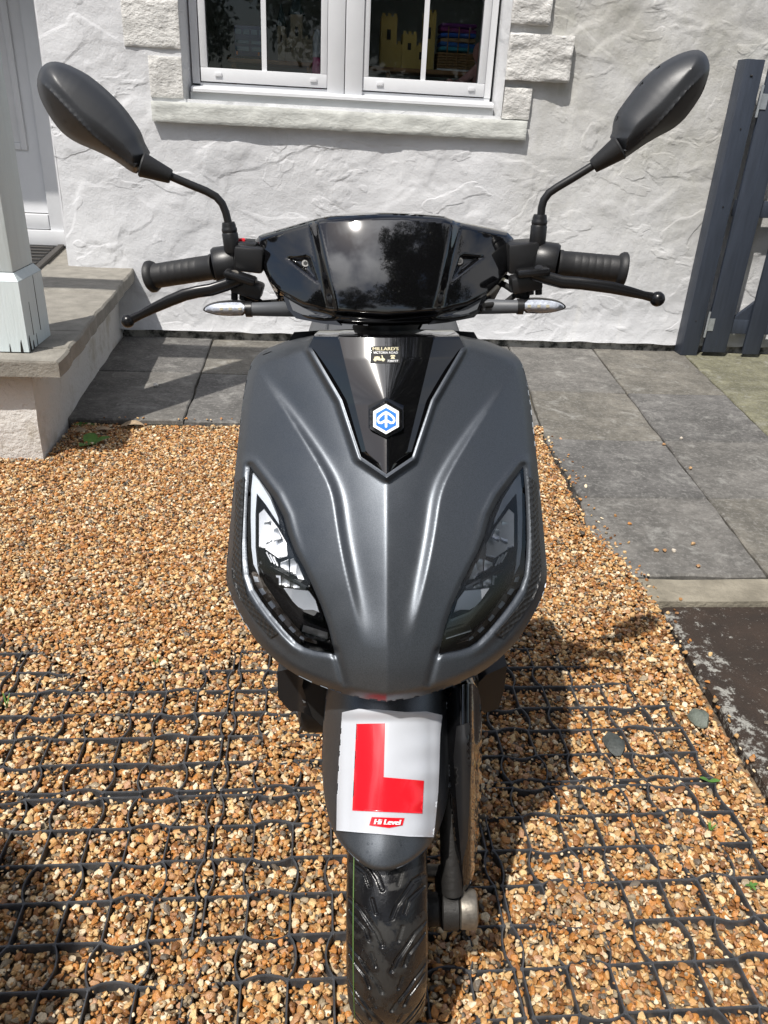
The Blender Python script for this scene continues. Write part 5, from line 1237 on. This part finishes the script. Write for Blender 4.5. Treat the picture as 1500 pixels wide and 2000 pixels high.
for k, (z0, z1) in enumerate(((1.640, 1.665), (1.595, 1.612), (1.560, 1.582))):
    for i in range(2 if k else 4):
        w_ = .074 if k else .034; x0 = -.458+i*(.088 if k else .0445); rel(MB().box(x0, x0+w_, 5.057, 5.062, z0, z1, .001), bus).build('window', M_TOYGLASS, bus)
for x in (-.455, -.335): rel(MB().box(x, x+.009, 5.056, 5.061, 1.541, 1.557), bus).build('lamp', M_AMBER, bus)
for x in (-.43, -.32): rel(MB().tube([(x, 5.075, 1.536), (x, 5.10, 1.536)], .013, 14), bus).build('wheel', M_TYREBLK, bus)
def castle(name, label, x0, x1, y0, zb, m_wall, m_roof, towers, seed):
    t = thing(name, label, 'toy', ((x0+x1)/2, y0+.06, zb), None); h = .12
    rel(MB().box(x0, x1, y0, y0+.12, zb, zb+h), t).build('keep', m_wall, t)
    n = int((x1-x0)/.03)
    for i in range(n): rel(MB().box(x0+i*.03+.004, x0+i*.03+.02, y0-.004, y0+.012, zb+h, zb+h+.014), t).build('merlon', m_wall, t)
    for i in range(max(2, n//2)):
        wx = x0+.02+i*.05
        if wx+.014 < x1: rel(MB().box(wx, wx+.014, y0-.003, y0+.002, zb+.05, zb+.088), t).build('window', M_DEEP, t)
    rel(MB().box((x0+x1)/2-.022, (x0+x1)/2+.022, y0-.0035, y0+.002, zb, zb+.045), t).build('gateway', M_DEEP, t)
    for (tx, tw, th, roof) in towers:
        rel(MB().box(tx-tw/2, tx+tw/2, y0-.012, y0+tw, zb, zb+th), t).build('tower', m_wall, t)
        rel(MB().box(tx-tw*.12, tx+tw*.12, y0-.0145, y0-.011, zb+th*.55, zb+th*.75), t).build('window', M_DEEP, t)
        if roof: rel(MB().tube([(tx, y0+tw/2, zb+th), (tx, y0+tw/2, zb+th+.11)], [tw*.75, .001], 8), t).build('spire', m_roof, t)
        else:
            for q in (-1, 0, 1): rel(MB().box(tx+q*tw*.36-tw*.1, tx+q*tw*.36+tw*.1, y0-.013, y0+.004, zb+th, zb+th+.014), t).build('merlon', m_wall, t)
castle('toy_castle', 'grey-beige toy castle with dark spires behind the left pane', -.225, .01, 5.10, 1.523, mat('toy_stone', (.24, .21, .155), .6), mat('toy_slate', (.03, .05, .055), .5), [(-.205, .042, .17, True), (-.12, .066, .23, True), (-.01, .04, .14, False)], 1)
castle('toy_fortress', 'yellow toy fortress with arched windows behind the right pane', .36, .66, 5.10, 1.523, mat('toy_yellow', (.38, .28, .075), .5), M_TOYNAVY, [(.40, .09, .25, False), (.52, .08, .17, False), (.63, .07, .28, False)], 2)
bk = thing('wicker_basket', 'wicker basket of folded blue and purple cloths on a white base', 'basket', (.79, 5.15, 1.523))
M_WICKER = mat('wicker', (.20, .12, .05), .7, var=.3, vscale=80)
rel(MB().box(.685, .905, 5.06, 5.24, 1.523, 1.533, .003), bk).build('base', M_UPVC, bk, 40)
for i in range(6):
    z = 1.541+i*.0135; rel(MB().tube([(.69, 5.07+.004*(i % 2), z), (.76, 5.064-.004*(i % 2), z), (.83, 5.07+.004*(i % 2), z), (.90, 5.066, z), (.902, 5.23, z), (.69, 5.23, z), (.69, 5.07, z)], .0062, 6), bk).build('strand', M_WICKER, bk, 50)
for x in (.735, .795, .855): rel(MB().tube([(x, 5.058, 1.535), (x, 5.058, 1.74)], .0035, 6), bk).build('stake', M_WICKER, bk)
for i, (c, z0) in enumerate((((.03, .20, .30), 1.622), ((.02, .10, .34), 1.645), ((.24, .17, .10), 1.668), ((.02, .09, .40), 1.690), ((.16, .03, .16), 1.715), ((.10, .02, .14), 1.74))):
    mb = MB(); mb.box(.695, .898, 5.07, 5.23, z0, z0+.021, .008); mb.v = [(x, y+.006*math.sin(x*60+i), z+.004*math.sin(x*45+i*2)) for x, y, z in mb.v]; rel(mb, bk).build('cloth', mat('cloth_%d' % i, c, .9), bk, 50)
M_PINK = mat('pink_plush', (.50, .27, .26), .95, bump=.8, bscale=200)
sr = thing('soft_toy', 'pink plush soft toy leaning inside the right pane corner', 'soft toy', (.86, 5.0, 1.40))
for nm, c, r, s3 in (('head', (.905, 4.96, 1.615), .042, (.9, .9, 1.25)), ('body', (.935, 4.97, 1.50), .06, (1, .8, 1.3)), ('foot', (.745, 4.95, 1.445), .030, (.9, .8, 1.2)), ('foot', (.795, 4.955, 1.442), .030, (.9, .8, 1.2))):
    rel(MB().ball(c, r, 3, s3), sr).build(nm, M_PINK, sr, 60)
rel(MB().tube([(.78, 4.96, 1.44), (.85, 4.965, 1.49), (.92, 4.97, 1.55)], [.022, .024, .028], 12), sr).build('leg', M_PINK, sr, 60)
rel(MB().tube([(.745, 4.96, 1.44), (.745, 4.99, 1.0), (.745, 4.99, .601)], .006, 6), sr).build('stand', M_DEEP, sr)
M_PINK2 = mat('pink_plastic', (.55, .12, .28), .35); M_CLEARTOY = mat('pale_bottle', (.35, .38, .42), .3)
pb2 = thing('pink_bottle', 'pink bottle with pale domed top at the right of the left pane', 'bottle', (-.002, 5.0, 1.30))
rel(MB().lathe((-.002, 5.0, .601), (-.002, 5.0, 1.56), [(0, .03), (.90, .03), (.93, .026), (.945, .026)], 20), pb2).build('bottle_body', M_PINK2, pb2, 40)
rel(MB().lathe((-.002, 5.0, 1.547), (-.002, 5.0, 1.70), [(0, .027), (.09, .027), (.12, .020), (.135, .006)], 20), pb2).build('bottle_top', M_CLEARTOY, pb2, 40)

# ------------------------------------------------------------------ trees behind the viewer, mirrored in the screen
def tree(loc, ht, crown_r, crown_z, label, seed, nleaf=9000):
    rr = np.random.default_rng(seed); r2 = random.Random(seed); t = thing('tree', label, 'tree', loc, 'trees mirrored in the scooter')
    mb = MB(); mb.tube([(0, 0, -.1), (.05, 0, ht*.3), (-.05, .05, ht*.6), (0, 0, ht*.85)], [.20, .16, .10, .03], 12)
    tips = []
    for i in range(16):
        a = r2.uniform(0, 6.28); z0 = ht*r2.uniform(.3, .75); q = Vector((math.cos(a)*crown_r*r2.uniform(.55, .95), math.sin(a)*crown_r*r2.uniform(.55, .95), z0+ht*r2.uniform(.05, .25)))
        mb.tube([(0, 0, z0), q*.5+Vector((0, 0, z0*.5+.1)), q], [.06, .035, .01], 6); tips.append(q)
    mb.build('trunk', M_BARK, t, 50)
    cl_ = [np.array(q) for q in tips]+[np.array([r2.gauss(0, crown_r*.45), r2.gauss(0, crown_r*.45), crown_z+r2.uniform(-.42, .5)*(ht-2)]) for _ in range(64)]
    rad_ = [r2.uniform(.35, .85)*crown_r*.42 for _ in cl_]; k = rr.integers(0, len(cl_), nleaf); d = rr.normal(0, 1, (nleaf, 3)); d /= np.linalg.norm(d, axis=1)[:, None]
    c = np.array(cl_)[k]+d*(np.array(rad_)[k]*rr.uniform(.25, 1, nleaf)**.5)[:, None]; c[:, 2] = np.clip(c[:, 2], ht*.2, ht); hd = np.hypot(c[:, 0], c[:, 1]); c[:, :2] *= np.minimum(1, crown_r*rr.uniform(.8, 1.05, nleaf)/np.maximum(hd, 1e-6))[:, None]
    u = rr.normal(0, 1, (nleaf, 3)); u /= np.linalg.norm(u, axis=1)[:, None]; w_ = np.cross(u, rr.normal(0, 1, (nleaf, 3))); w_ /= np.linalg.norm(w_, axis=1)[:, None]; s_ = rr.uniform(.045, .085, nleaf)[:, None]
    v = np.stack([c-u*s_, c+w_*s_*.5, c+u*s_, c-w_*s_*.5], 1).reshape(-1, 3); f = np.arange(nleaf*4).reshape(-1, 4)
    obj('crown', v.tolist(), f.tolist(), M_LEAF, t)
tree((1.6, -4.5, -.05), 9.2, 2.7, 5.2, 'tall leafy tree mirrored in the middle of the scooter screen', 3, 60000)
tree((5.0, -4.6, -.05), 9.5, 3.0, 5.5, 'tall leafy tree mirrored at the right of the scooter screen', 5, 45000)
tree((-4.2, -9.5, -.05), 6.5, 2.4, 4.0, 'lower leafy tree mirrored at the left of the scooter screen', 8, 20000)

def added_shrub(loc, r, ht, label, seed, nleaf):
    rr = np.random.default_rng(seed); r2 = random.Random(seed); t = thing('added_shrub', label, 'added_shrub', loc); mb = MB()
    for i in range(9):
        a = r2.uniform(0, 6.28); mb.tube([(0, 0, -.05), (math.cos(a)*r*.3, math.sin(a)*r*.3, ht*.45), (math.cos(a)*r*.7, math.sin(a)*r*.7, ht*r2.uniform(.7, .95))], [.02, .013, .004], 6)
    mb.build('stems', M_BARK, t, 50)
    d = rr.normal(0, 1, (nleaf, 3)); d /= np.linalg.norm(d, axis=1)[:, None]; c = d*rr.uniform(.3, 1, nleaf)[:, None]**.4*np.array([r, r, ht*.46])+np.array([0, 0, ht*.54])
    u = rr.normal(0, 1, (nleaf, 3)); u /= np.linalg.norm(u, axis=1)[:, None]; w_ = np.cross(u, rr.normal(0, 1, (nleaf, 3))); w_ /= np.linalg.norm(w_, axis=1)[:, None]; s_ = rr.uniform(.02, .045, nleaf)[:, None]
    v = np.stack([c-u*s_, c+w_*s_*.6, c+u*s_, c-w_*s_*.6], 1).reshape(-1, 3); obj('foliage', v.tolist(), np.arange(nleaf*4).reshape(-1, 4).tolist(), M_LEAF, t)
added_shrub((-1.17, .10, -.03), .40, 1.65, 'unseen green bush beside the viewer, added to shade the gravel at the near left', 4, 6500)  # out of view, added only to throw shade on the near-left gravel
